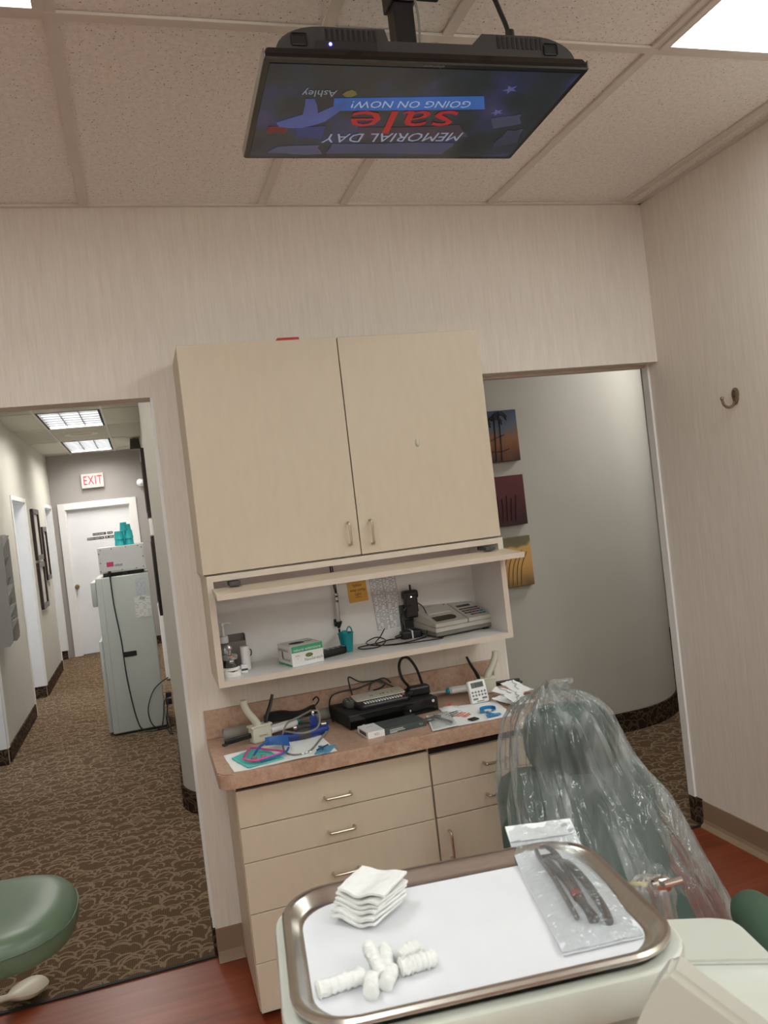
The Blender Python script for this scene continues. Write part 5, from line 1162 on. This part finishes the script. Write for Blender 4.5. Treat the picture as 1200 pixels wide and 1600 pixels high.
# cotton rolls
def roll_bm(L=0.040, r=0.0058, sd=0):
    b = BM(); R = []; n = 20
    for i in range(n+1):
        x = -L/2+L*i/n
        R.append([Vector((x, *(Vector((math.cos(2*PI*j/14), math.sin(2*PI*j/14)))*r*(1+0.22*noise.noise(Vector((i*0.9, j*0.8, sd)))-(0.22 if i in (0, n) else 0)+0.09*math.sin(i*2.2))))) for j in range(14)])
    return ring(b, R)
RL = [((0.124, 0.716), 0.0, 0, 9, 0.046, 0.0072, 'cotton roll lying nearest the corner of the tray, pointing along its front rim'), ((0.196, 0.712), 0, 0, 8, 0.036, 0.0078, 'cotton roll lying crosswise nearest the instrument pouch'),
      ((0.148, 0.700), 0, 0, 78, 0.026, 0.0068, 'short cotton roll with its end facing the tray front, nearest the long roll'), ((0.166, 0.705), 0, 0, 62, 0.026, 0.0066, 'short cotton roll with its end facing the tray front, nearest the crosswise roll'),
      ((0.160, 0.728), 0.006, 14, 100, 0.040, 0.0062, 'crinkled cotton roll lying on top of the heap, pointing at the gauze stack'), ((0.171, 0.727), 0.004, 10, 84, 0.036, 0.0058, 'crinkled cotton roll beside the top one of the heap'), ((0.193, 0.733), 0, 0, 30, 0.026, 0.0072, 'short cotton roll behind the crosswise one, angled to the pouch')]
for k, ((x, y), dz, tl, a, L, r_, lb) in enumerate(RL):
    o = obj('cotton_roll', roll_bm(L, r_, k), GAUZE, None, True); o.location = (x, y, LZ+r_*1.02+dz); o.rotation_euler = (0, math.radians(-tl), math.radians(a-6))
    tag(o, lb, 'cotton roll', 'cotton rolls heaped on the tray')
# sterilising pouch on the tray
t = thing('tray_pouch', 'long clear and white sterilising pouch of dark instruments lying across the tray end', 'pouch', (0.39, 0.78, LZ))
PC = [(0.322, 0.668), (0.402, 0.660), (0.455, 0.884), (0.378, 0.905)]
def pz(u, v):
    P = [Vector((p[0], p[1], 0)) for p in PC]
    q = (P[0]*(1-u)+P[1]*u)*(1-v)+(P[3]*(1-u)+P[2]*u)*v
    rim = 0.020*max(0, (v-0.72)/0.28)**1.3
    return q, LZ+0.0015+rim+0.0012*(noise.noise(Vector((u*5, v*6, 3)))+0.6)
b = BM(); grid(b, lambda u, v: (lambda q, z: Vector((q.x, q.y, z)))(*pz(u, v)), 12, 24); solid(b, 0.0005); obj('paper_back', b, PAPER, t, True)
b = BM(); grid(b, lambda u, v: (lambda q, z: Vector((q.x, q.y, z+0.0015+0.010*math.sin(PI*u)**0.7*math.sin(PI*min(1, v*1.02))**0.6+0.0022*noise.noise(Vector((u*8, v*14, 6)))*math.sin(PI*u))))(*pz(u, v)), 24, 44); obj('film', b, POUCHF, t, True, label='clear film front')
b = BM(); grid(b, lambda u, v: (lambda q, z: Vector((q.x, q.y, z+0.0018)))(*pz(u, 0.90+0.10*v)), 12, 3); solid(b, 0.0004); obj('printed_flap', b, m_print('pouch_flap_print', (226, 226, 226), (178, 178, 180), 4, 4, 0.42), t, True)
b = BM(); grid(b, lambda u, v: (lambda q, z: Vector((q.x, q.y, z+0.0012+0.001*v+0.0015*noise.noise(Vector((u*6, v*2, 4))))))(*pz(u, 0.01+0.10*v)), 16, 4); solid(b, 0.0004); obj('folded_end', b, PAPER, t, True)
TS2 = mat('instrument_dark_steel', (112, 106, 104), 0.35, 0.6)
def tool(pts, r, nm, lb):
    b = BM(); tube(b, pts, r, 8, 5); o = obj(nm, b, TS2, None, True, base=pts[0]); tag(o, lb, 'instrument', 'metal instruments in the tray pouch')
Z1 = LZ+0.006
tool([(0.397, 0.866, Z1+0.002), (0.392, 0.848, Z1), (0.383, 0.80, Z1), (0.372, 0.752, Z1), (0.362, 0.712, Z1)], 0.0028, 'probe', 'thin dark probe along the outer side inside the tray pouch')
tool([(0.400, 0.862, Z1+0.002), (0.409, 0.858, Z1+0.002), (0.410, 0.838, Z1), (0.398, 0.79, Z1), (0.383, 0.735, Z1), (0.372, 0.702, Z1)], 0.0036, 'probe', 'dark hooked probe in the middle of the tray pouch')
def tubeo(pts, r, nm, par, m=TS2):
    b = BM(); tube(b, pts, r, 8, 5); return obj(nm, b, m, par, True)
t = thing('mouth_mirror', 'oval mouth mirror with thick dark handle in the tray pouch', 'mirror', (0.40, 0.79, Z1), 'metal instruments in the tray pouch')
tubeo([(0.403, 0.842, Z1), (0.410, 0.82, Z1), (0.409, 0.79, Z1), (0.402, 0.75, Z1), (0.392, 0.71, Z1), (0.385, 0.692, Z1)], lambda q: 0.002 if q < 0.2 else 0.0046, 'handle', t)
b = BM(); lathe(b, [(0.001, 0), (0.0095, 0), (0.0105, 0.0006), (0.0095, 0.0012), (0.001, 0.0012)], RZ(0.401, 0.852, Z1-0.001, 0) @ Matrix.Diagonal((0.8, 1.5, 1, 1)), 20); obj('mirror_head', b, mat('mirror_grey', (150, 146, 142), 0.15, 1.0), t, True)
t = thing('scaler', 'dark scaler with a red band inside the tray pouch', 'scaler', (0.385, 0.77, Z1), 'metal instruments in the tray pouch')
tubeo([(0.395, 0.835, Z1+.001), (0.390, 0.79, Z1+.001), (0.383, 0.75, Z1+.001), (0.376, 0.70, Z1+.001)], 0.004, 'shaft', t)
b = BM(); cyl(b, (0.384, 0.755, Z1+.001), (0.3815, 0.743, Z1+.001), 0.0048, seg=10); obj('red_band', b, mat('red_band', (150, 62, 62), 0.5), t, True, label='red marker band')
# chrome nozzle standing behind the tray
t = thing('air_nozzle', 'small chrome nozzle with a dark hole standing behind the tray pouch', 'nozzle', (0.445, 0.985, 1.05))
b = BM(); cyl(b, (0.455, 1.0, 1.05), (0.447, 0.992, 1.28), 0.004, seg=12); lathe(b, [(0.0035, -0.004), (0.007, -0.003), (0.0085, 0.002), (0.0075, 0.006), (0.003, 0.0065), (0.003, 0.002)], frame((0.4468, 0.9905, 1.288), (1, 0.3, 0), (0, 0.5, 0.8)), 16); obj('tip', b, CHROME, t, True)
b = BM(); lathe(b, [(0.0005, 0.0), (0.0034, 0.0), (0.0034, 0.0015), (0.0005, 0.0015)], frame((0.4468, 0.9895, 1.2935), (1, 0.3, 0), (0, 0.5, 0.8)), 10); obj('hole', b, BLACK, t)
b = BM(); tube(b, [(0.455, 1.0, 1.06), (0.47, 0.98, 1.03), (0.50, 0.93, 1.02)], 0.008); obj('stem_holder', b, CREAMG, t, True)
# syringe in a clear sleeve
t = thing('air_water_syringe', 'chrome syringe in a clear plastic sleeve held up behind the tray corner', 'syringe', (0.60, 0.96, 1.05))
b = BM(); tube(b, [(0.612, 0.955, 1.06), (0.615, 0.955, 1.13), (0.612, 0.957, 1.185)], 0.013, 14); obj('handle', b, mat('satin_alloy', (200, 200, 200), 0.22, 0.9), t, True)
b = BM(); box(b, 0.597, 0.628, 0.946, 0.968, 1.180, 1.201, 0.005); cyl(b, (0.612, 0.942, 1.197), (0.637, 0.938, 1.199), 0.005, seg=12); obj('head', b, CHROME, t, True)
b = BM(); tube(b, [(0.60, 0.96, 1.192), (0.582, 0.972, 1.192), (0.564, 0.985, 1.184)], 0.003); obj('spout', b, mat('straw_yellow', (196, 178, 120), 0.4), t, True)
b = BM(); grid(b, lambda u, v: Vector((0.607-0.012*v+(0.030+0.016*v)*math.cos(2*PI*u)*(1-max(0, v-0.8)*4.4)+0.004*noise.noise(Vector((u*7, v*5, 2))), 0.96+0.02*math.sin(2*PI*u)*(1-max(0, v-0.8)*4.4), 1.065+0.145*v+0.006*noise.noise(Vector((u*6, v*6, 4))))), 30, 16, True); obj('clear_sleeve', b, FILM2, t, True, label='clear plastic sleeve')
b = BM(); tube(b, [(0.60, 0.955, 1.052), (0.585, 0.93, 1.03), (0.55, 0.90, 1.05)], 0.011); obj('holder_clip', b, CREAMG, t, True)

# ------------------------------------------------------------------ stool
t = thing('stool', 'green vinyl stool with rounded seat and pale splayed foot on the carpet edge', 'stool', (-0.78, 3.10, 0))
def seatR(k, z): return [Vector((-0.715+0.36*k*math.copysign(abs(math.cos(a))**0.58, math.cos(a)), 2.985+0.285*k*math.copysign(abs(math.sin(a))**0.85, math.sin(a)), z)) for a in [2*PI*i/48 for i in range(48)]]
b = BM(); ring(b, [seatR(0.9, 0.432), seatR(0.97, 0.440), seatR(1.0, 0.462), seatR(1.0, 0.502)]); obj('seat_side', b, GREENV, t, True)
b = BM(); ring(b, [seatR(1.0, 0.5022), seatR(0.985, 0.520), seatR(0.94, 0.538), seatR(0.82, 0.552), seatR(0.6, 0.556), seatR(0.3, 0.552), seatR(0.05, 0.55)]); obj('seat_top', b, GREENV, t, True)
b = BM(); tube(b, seatR(1.003, 0.502)+[seatR(1.003, 0.502)[0]], 0.0025, 6, 1, smooth=False); obj('piping', b, mat('green_piping', (86, 106, 84), 0.4), t, True)
b = BM(); box(b, -0.88, -0.66, 2.98, 3.20, 0.405, 0.4315, 0.01); cyl(b, (-0.80, 3.14, 0.07), (-0.80, 3.14, 0.41), 0.028); obj('column', b, CREAMG, t, True)
SB = mat('stool_base_cream', (206, 196, 176), 0.35)
for k in range(4):
    a = math.radians(57+90*k); b = BM()
    d = Vector((math.cos(a), math.sin(a), 0)); o = Vector((-0.80, 3.14, 0))
    P = [o+d*r_+Vector((0, 0, z_)) for r_, z_ in ((0.02, 0.115), (0.12, 0.11), (0.20, 0.085), (0.27, 0.055), (0.33, 0.042), (0.40, 0.034))]
    tube(b, P, lambda q: 0.020+0.003*math.sin(q*3) if q < 0.5 else 0.020+0.045*math.sin(min(1, (q-0.5)/0.5)*2.5)*0.9, 14, 5, flat=0.5); obj('foot', b, SB, t, True)
    b = BM(); p = o+d*0.36; cyl(b, (p.x, p.y, 0.004), (p.x, p.y, 0.032), 0.022, 0.018, 12); obj('glide', b, BLACKM, t, True)

# ------------------------------------------------------------------ hallway things
t = thing('water_cooler', 'tall grey water cooler cabinet standing in the hallway', 'cooler', (-0.21, 7.62, 0.0))
b = BM(); box(b, -0.43, 0.018, 7.39, 7.86, 0.02, 1.375, 0.012, 3); obj('cabinet', b, COOL, t, True)
b = BM(); box(b, -0.415, 0.01, 7.40, 7.85, 0.0045, 0.02); obj('plinth', b, BLACKM, t)
b = BM(); box(b, -0.475, -0.43, 7.42, 7.84, 1.13, 1.345, 0.012); box(b, -0.462, -0.43, 7.42, 7.84, 0.03, 0.83, 0.012); obj('front_panel', b, COOL, t, True)
b = BM(); box(b, -0.380, -0.378, 7.3885, 7.39, 0.03, 1.36); obj('panel_seam', b, mat('seam_grey', (150, 152, 148), 0.6), t)
b = BM(); box(b, -0.268, -0.162, 7.3865, 7.389, 0.668, 0.712, 0.002); obj('vent_slot', b, BLACK, t)
b = BM(); box(b, -0.105, -0.025, 7.3875, 7.3895, 1.19, 1.335); obj('grey_label', b, m_print('cooler_label_z', (192, 194, 202), (166, 168, 178), 12, 4, 0.5), t)
b = BM(); box(b, -0.130, 0.003, 7.3875, 7.3895, 0.99, 1.18); obj('white_label', b, m_print('cooler_notice_z', (216, 216, 212), (176, 176, 174), 14, 4, 0.5), t)
text('lettering', 'file', 0.04, frame((-0.065, 7.387, 1.155), (1, 0, 0), (0, 0, 1)), INK, t, shear=0.3)
t = thing('white_appliance', 'white riveted appliance box standing on top of the grey cooler', 'appliance', (-0.19, 7.6, 1.375))
b = BM(); box(b, -0.385, 0.003, 7.40, 7.82, 1.408, 1.632, 0.004); obj('case', b, BOXG, t)
b = BM(); box(b, -0.372, -0.01, 7.397, 7.40, 1.42, 1.62, 0.001); pn = obj('rear_panel', b, BOXG, t)
b = BM()
for (x, z) in ((-0.36, 1.612), (-0.27, 1.615), (-0.15, 1.617), (-0.05, 1.617), (-0.02, 1.60), (-0.375, 1.58), (-0.37, 1.50), (-0.015, 1.52), (-0.375, 1.43), (-0.02, 1.43), (-0.2, 1.426), (-0.08, 1.424)): cyl(b, (x, 7.397, z), (x, 7.393, z), 0.005, 0.003, 8)
obj('screw', b, DKGREY, pn, kind='stuff')
b = BM(); box(b, -0.322, -0.265, 7.3955, 7.397, 1.462, 1.502); obj('pink_label', b, mat('magenta_label', (196, 60, 112), 0.5), t, label='magenta label')
b = BM(); box(b, -0.258, -0.19, 7.3955, 7.397, 1.458, 1.478); obj('grey_label', b, m_print('rating_plate_z', (190, 190, 190), (70, 70, 70), 3, 7, 0.6), t)
for x in (-0.36, -0.20, -0.09): obj('foot', bx(x, x+0.04, 7.41, 7.46, 1.3755, 1.408), BLACK, t)
obj('dark_underside', bx(-0.33, -0.02, 7.46, 7.80, 1.38, 1.407), BLACK, t)
def cup_stack(x, y, z, n, label):
    t = thing('cup_stack', label, 'cups', (x, y, z), 'teal paper cup stacks on the appliance', local=True)
    for k in range(n):
        b = BM(); lathe(b, [(0.001, 0.072), (0.026, 0.072), (0.029, 0.070), (0.036, 0.002), (0.038, 0.0), (0.036, -0.0005)], Matrix.Translation((0, 0, 0.001+0.055*k)), 18); obj('cup', b, TEALCUP, t, True)
cup_stack(-0.188, 7.52, 1.6325, 2, 'front stack of upturned teal paper cups with the tall single cup above')
cup_stack(-0.112, 7.52, 1.6325, 2, 'front stack of upturned teal paper cups nearest the hallway wall')
cup_stack(-0.125, 7.62, 1.6325, 3, 'taller stack of upturned teal paper cups behind the front ones')
cup_stack(-0.205, 7.60, 1.6325, 2, 'back stack of upturned teal paper cups nearest the hallway door')
b = BM(); lathe(b, [(0.001, 0.072), (0.024, 0.072), (0.027, 0.070), (0.034, 0.0), (0.033, -0.0005)], Matrix.Translation((-0.150, 7.52, 1.762)), 18); tag(obj('paper_cup', b, TEALCUP, None, True, base=(-0.15, 7.52, 1.762)), 'single teal paper cup balanced upside down on top of the stacks', 'cup')
cord([(-0.305, 7.37, 1.40), (-0.30, 7.365, 1.13), (-0.275, 7.365, 0.82), (-0.268, 7.365, 0.54), (-0.25, 7.36, 0.32), (-0.225, 7.35, 0.14), (-0.19, 7.33, 0.04), (-0.11, 7.31, 0.010), (-0.03, 7.33, 0.010), (0.05, 7.37, 0.012)], 0.0055, 'long black cord hanging down the side of the grey cooler')
b = BM(); box(b, -0.318, -0.292, 7.372, 7.395, 1.395, 1.425, 0.003); tag(obj('cord_plug', b, BLACK, base=(-0.305, 7.38, 1.41)), 'black plug at the top of the cord on the white appliance', 'plug')
cord([(0.075, 7.40, 0.43), (0.0, 7.36, 0.40), (-0.065, 7.35, 0.34), (-0.12, 7.34, 0.21), (-0.113, 7.33, 0.09), (-0.06, 7.32, 0.02), (0.02, 7.33, 0.012), (0.08, 7.36, 0.02)], 0.005, 'black cord bowing out beside the cooler near the hallway wall')
cord([(0.075, 7.42, 0.28), (0.02, 7.36, 0.24), (0.0, 7.34, 0.12), (-0.03, 7.33, 0.015), (-0.06, 7.30, 0.012)], 0.005, 'black cord dropping straight down between cooler and wall')
cord([(0.08, 7.40, 0.22), (0.05, 7.34, 0.24), (0.03, 7.33, 0.10), (0.05, 7.20, 0.012), (0.055, 7.08, 0.012), (0.035, 7.15, 0.012), (0.02, 7.28, 0.012)], 0.005, 'black cord looping onto the carpet at the wall')
b = BM(); box(b, 0.03, 0.085, 7.36, 7.42, 0.20, 0.25, 0.006); box(b, 0.035, 0.085, 7.34, 7.40, 0.27, 0.31, 0.006); tag(obj('plug_cluster', b, BLACK, base=(0.06, 7.38, 0.25)), 'black plugs bunched at the wall beside the cooler', 'plug')
# exit sign, emergency light, speaker, ceiling ring
t = thing('exit_sign', 'white exit sign with red letters on the end wall above the door', 'sign', (-0.61, 12.70, 2.55))
b = BM(); box(b, -0.765, -0.455, 12.69, 12.75, 2.45, 2.66, 0.006); obj('case', b, mat('sign_white', (206, 196, 192), 0.6), t)
text('exit_letters', 'EXIT', 0.185, frame((-0.605, 12.689, 2.555), (1, 0, 0), (0, 0, 1)), mat('exit_red', (196, 36, 66), 0.5), t, sx=0.66, space=1.1)
t = thing('emergency_light', 'white emergency lamp head beside the end wall, half hidden by the hallway wall', 'lamp', (0.085, 12.60, 2.45))
b = BM(); lathe(b, [(0.02, -0.06), (0.05, -0.03), (0.06, 0.02), (0.055, 0.03), (0.001, 0.025)], frame((0.07, 12.55, 2.45), (0, 0, 1), (0.9, 0.4, 0)), 16); obj('lamp_head', b, WHITEPL, t, True)
b = BM(); box(b, 0.02, 0.119, 12.62, 12.70, 2.40, 2.50, 0.01); obj('housing', b, WHITEPL, t)
t = thing('wall_speaker', 'small dark speaker hung from the hallway ceiling by the wall', 'speaker', (0.06, 11.2, 2.94))
b = BM(); R = [[Vector((0.045+p[0]*k, 11.2+p[1]*k, z)) for p in rrect(0.14, 0.16, 0.02, 3)] for k, z in ((0.95, 2.815), (1.0, 2.83), (0.8, 2.955))]; ring(b, R); obj('cabinet', b, mat('speaker_grey', (74, 68, 62), 0.6), t)
obj('bracket', bx(0.03, 0.06, 11.18, 11.22, 2.9551, HZ-0.0045), BLACKM, t)
t = thing('ceiling_ring', 'round white ceiling speaker grille between the two lit hallway lights', 'grille', (-0.555, 10.25, HZ))
b = BM(); lathe(b, [(0.12, 0.0), (0.15, -0.012), (0.19, -0.012), (0.20, 0.0)], Matrix.Translation((-0.555, 10.25, HZ+0.0005)) , 28); obj('rim', b, mat('cream_ring', (216, 208, 190), 0.5), t, True)
b = BM(); lathe(b, [(0.001, -0.004), (0.12, -0.004), (0.13, -0.006), (0.13, 0.0), (0.001, 0.0)], Matrix.Translation((-0.555, 10.25, HZ+0.0005)), 24); obj('grille', b, mat('ring_grille', (186, 176, 156), 0.6), t, True)
# frames on the hall walls
def wframe(label, x, nx, y0, y1, z0, z1, th, group):
    t = thing('picture_frame', label, 'picture', (x, (y0+y1)/2, (z0+z1)/2), group)
    xa, xb = sorted((x, x+nx*th)); w = 0.06
    b = BM(); box(b, xa, xb, y0, y1, z0, z0+w, 0.003); box(b, xa, xb, y0, y1, z1-w, z1, 0.003); box(b, xa, xb, y0, y0+w, z0+w, z1-w, 0.003); box(b, xa, xb, y1-w, y1, z0+w, z1-w, 0.003)
    obj('frame', b, mat('frame_dark_wood', (46, 32, 28), 0.4), t)
    xm = x+nx*th*0.4; xa, xb = sorted((x+nx*0.001, xm)); obj('print', bx(xa, xb, y0+w, y1-w, z0+w, z1-w), mat('print_pale_grey', (196, 192, 184), 0.5), t)
g1 = 'dark framed pictures on the hallway wall with the door openings'
wframe('upper dark picture frame between the two hallway door openings', HX, 1, 10.25, 10.80, 1.53, 2.14, 0.035, g1)
wframe('lower dark picture frame between the two hallway door openings', HX, 1, 10.25, 10.80, 0.95, 1.50, 0.035, g1)
wframe('farther dark picture frame next to the second hallway door opening', HX, 1, 11.02, 11.45, 1.25, 1.93, 0.035, g1)
g2 = 'dark framed pictures seen edge-on above the cooler'
wframe('upper dark frame seen edge-on on the wall above the cooler', 0.12, -1, 8.3, 9.3, 1.86, 2.55, 0.045, g2)
wframe('lower dark frame seen edge-on on the wall behind the cooler', 0.12, -1, 7.95, 8.9, 0.92, 1.68, 0.045, g2)
b = BM(); box(b, 0.078, 0.119, 9.6, 9.9, 0.02, 0.87, 0.003); tag(obj('wall_conduit', b, WHITEP, base=(0.1, 9.75, 0.0)), 'white boxed panel low on the hallway wall behind the cooler', 'panel')
# chart rack
t = thing('chart_rack', 'grey wall rack with papers sticking out of its pockets at the edge of view', 'rack', (HX, 7.4, 1.38))
CR = mat('rack_grey', (150, 146, 141), 0.45, var=0.02)
pr = [(HX+0.0005, 0.93), (HX+0.10, 0.93), (HX+0.125, 0.96), (HX+0.13, 1.0), (HX+0.13, 1.80), (HX+0.11, 1.84), (HX+0.0005, 1.84)]
b = BM(); ring(b, [[Vector((p[0], y, p[1])) for p in pr] for y in (7.17, 7.185)]); obj('side_panel', b, CR, t)
b = BM(); box(b, HX+0.0005, HX+0.012, 7.185, 7.55, 0.95, 1.82); obj('back_panel', b, CR, t)
b = BM(); ring(b, [[Vector((p[0], y, p[1])) for p in pr] for y in (7.55, 7.565)]); obj('side_panel', b, CR, t)
for k in range(5):
    z = 0.97+k*0.17; M = frame((HX+0.03, 7.1875, z), (0, 1, 0), (0.45, 0, 1))
    b = BM(); box(b, 0, 0.36, 0, 0.19, -0.002, 0.002, 0, 1, M); obj('pocket', b, CR, t)
for k, z in enumerate((1.235, 1.11, 1.395, 1.80)):
    M = frame((HX+0.062, 7.20, z-0.10), (0, 1, 0), (0.55, 0, 1)); b = BM()
    for q in range(3): box(b, 0.01*q, 0.215+0.02*q, 0, 0.145+0.006*q, 0.005+0.004*q, 0.0062+0.004*q, 0, 1, M)
    lab = ['white papers in the second pocket from the bottom of the grey rack', 'white papers in the lowest filled pocket of the grey rack', 'white papers in the middle pocket of the grey rack', 'white papers sticking out of the top of the grey rack'][k]
    t2 = thing('papers', lab, 'papers', (HX+0.06, 7.2, z-0.1), 'paper bundles in the grey rack')
    obj('sheets', b, PAPER, t2, kind='stuff')
# canvases on the rounded wall
def m_canvas(name, stops, nscale, seed):
    m, tr, bb = nt(name)
    tc = N(tr, 'ShaderNodeTexCoord'); sp = N(tr, 'ShaderNodeSeparateXYZ'); tr.links.new(tc.outputs['Generated'], sp.inputs[0])
    mp = N(tr, 'ShaderNodeMapping'); mp.inputs['Location'].default_value = (seed, seed, 0); tr.links.new(tc.outputs['Object'], mp.inputs[0])
    nz = N(tr, 'ShaderNodeTexNoise'); nz.inputs['Scale'].default_value = nscale; nz.inputs['Detail'].default_value = 4; tr.links.new(mp.outputs[0], nz.inputs[0])
    ad = N(tr, 'ShaderNodeMath', operation='MULTIPLY_ADD'); ad.inputs[1].default_value = 0.55; tr.links.new(nz.outputs[0], ad.inputs[0]); tr.links.new(sp.outputs['Z'], ad.inputs[2])
    su = N(tr, 'ShaderNodeMath', operation='SUBTRACT'); su.inputs[1].default_value = 0.27; tr.links.new(ad.outputs[0], su.inputs[0])
    tr.links.new(ramp(tr, su.outputs[0], [(p, lin(c_)) for p, c_ in stops]), bb.inputs['Base Color']); bb.inputs['Roughness'].default_value = 0.6; return m
IY = 4.8415
def canvas(label, x0, x1, z0, z1, m, stems, sm, blades=None):
    t = thing('canvas_painting', label, 'painting', ((x0+x1)/2, IY-0.02, (z0+z1)/2), 'square canvases in a column on the rounded grey wall')
    obj('canvas', bx(x0, x1, IY-0.045, IY-0.001, z0, z1, 0.003), m, t)
    b = BM()
    for pts, r in stems: tube(b, [(x0+(x1-x0)*u, IY-0.046, z0+(z1-z0)*v) for u, v in pts], r, 5, 4, flat=1.0)
    if stems: obj('painted_stems', b, sm, t, kind='stuff')
CXL, CXR = 2.075, 2.408
m1 = m_canvas('canvas_sunset', [(0.0, (60, 38, 30)), (0.25, (120, 72, 44)), (0.5, (138, 92, 60)), (0.68, (84, 98, 112)), (1.0, (54, 68, 92))], 7, 1.0)
palms = [([(0.48, 0.02), (0.50, 0.4), (0.52, 0.82)], 0.004), ([(0.60, 0.02), (0.62, 0.5), (0.63, 0.9)], 0.004)]
for cx, cz in ((0.52, 0.82), (0.63, 0.90), (0.28, 0.78), (0.22, 0.6)):
    for a in range(7): an = -0.4+a*0.65; palms.append(([(cx, cz), (cx+0.10*math.cos(an), cz+0.05*math.sin(an)+0.03), (cx+0.17*math.cos(an), cz+0.09*math.sin(an)-0.06)], 0.0042))
palms += [([(0.35, 0.22), (0.6, 0.2), (0.78, 0.24)], 0.003), ([(0.3, 0.38), (0.5, 0.46), (0.7, 0.52)], 0.003)]
canvas('sunset palm tree painting, highest of the column on the rounded grey wall', CXL, CXR, 1.918, 2.251, m1, palms, mat('palm_dark', (44, 40, 44), 0.7))
m2 = m_canvas('canvas_maroon', [(0.0, (52, 22, 26)), (0.3, (74, 26, 32)), (0.6, (88, 36, 40)), (1.0, (98, 40, 44))], 9, 4.0)
canvas('dark maroon painting in the middle of the column on the rounded grey wall', CXL, CXR, 1.500, 1.825, m2, [([(0.3+0.09*k, 0.1), (0.32+0.09*k, 0.35), (0.3+0.1*k, 0.55+0.05*(k % 2))], 0.004) for k in range(6)], mat('maroon_dark', (56, 20, 30), 0.7))
m3 = m_canvas('canvas_gold', [(0.0, (120, 92, 58)), (0.25, (176, 136, 78)), (0.5, (208, 160, 92)), (0.78, (214, 172, 104)), (0.86, (120, 108, 80)), (1.0, (112, 102, 78))], 6, 7.0)
canvas('golden grass painting, lowest of the column beside the flip-up panel', CXL, CXR, 1.100, 1.424, m3, [([(0.35+0.09*k, 0.03), (0.40+0.09*k, 0.4), (0.5+0.1*k, 0.72-0.04*(k % 3))], 0.003) for k in range(5)], mat('grass_dark', (112, 88, 54), 0.7))
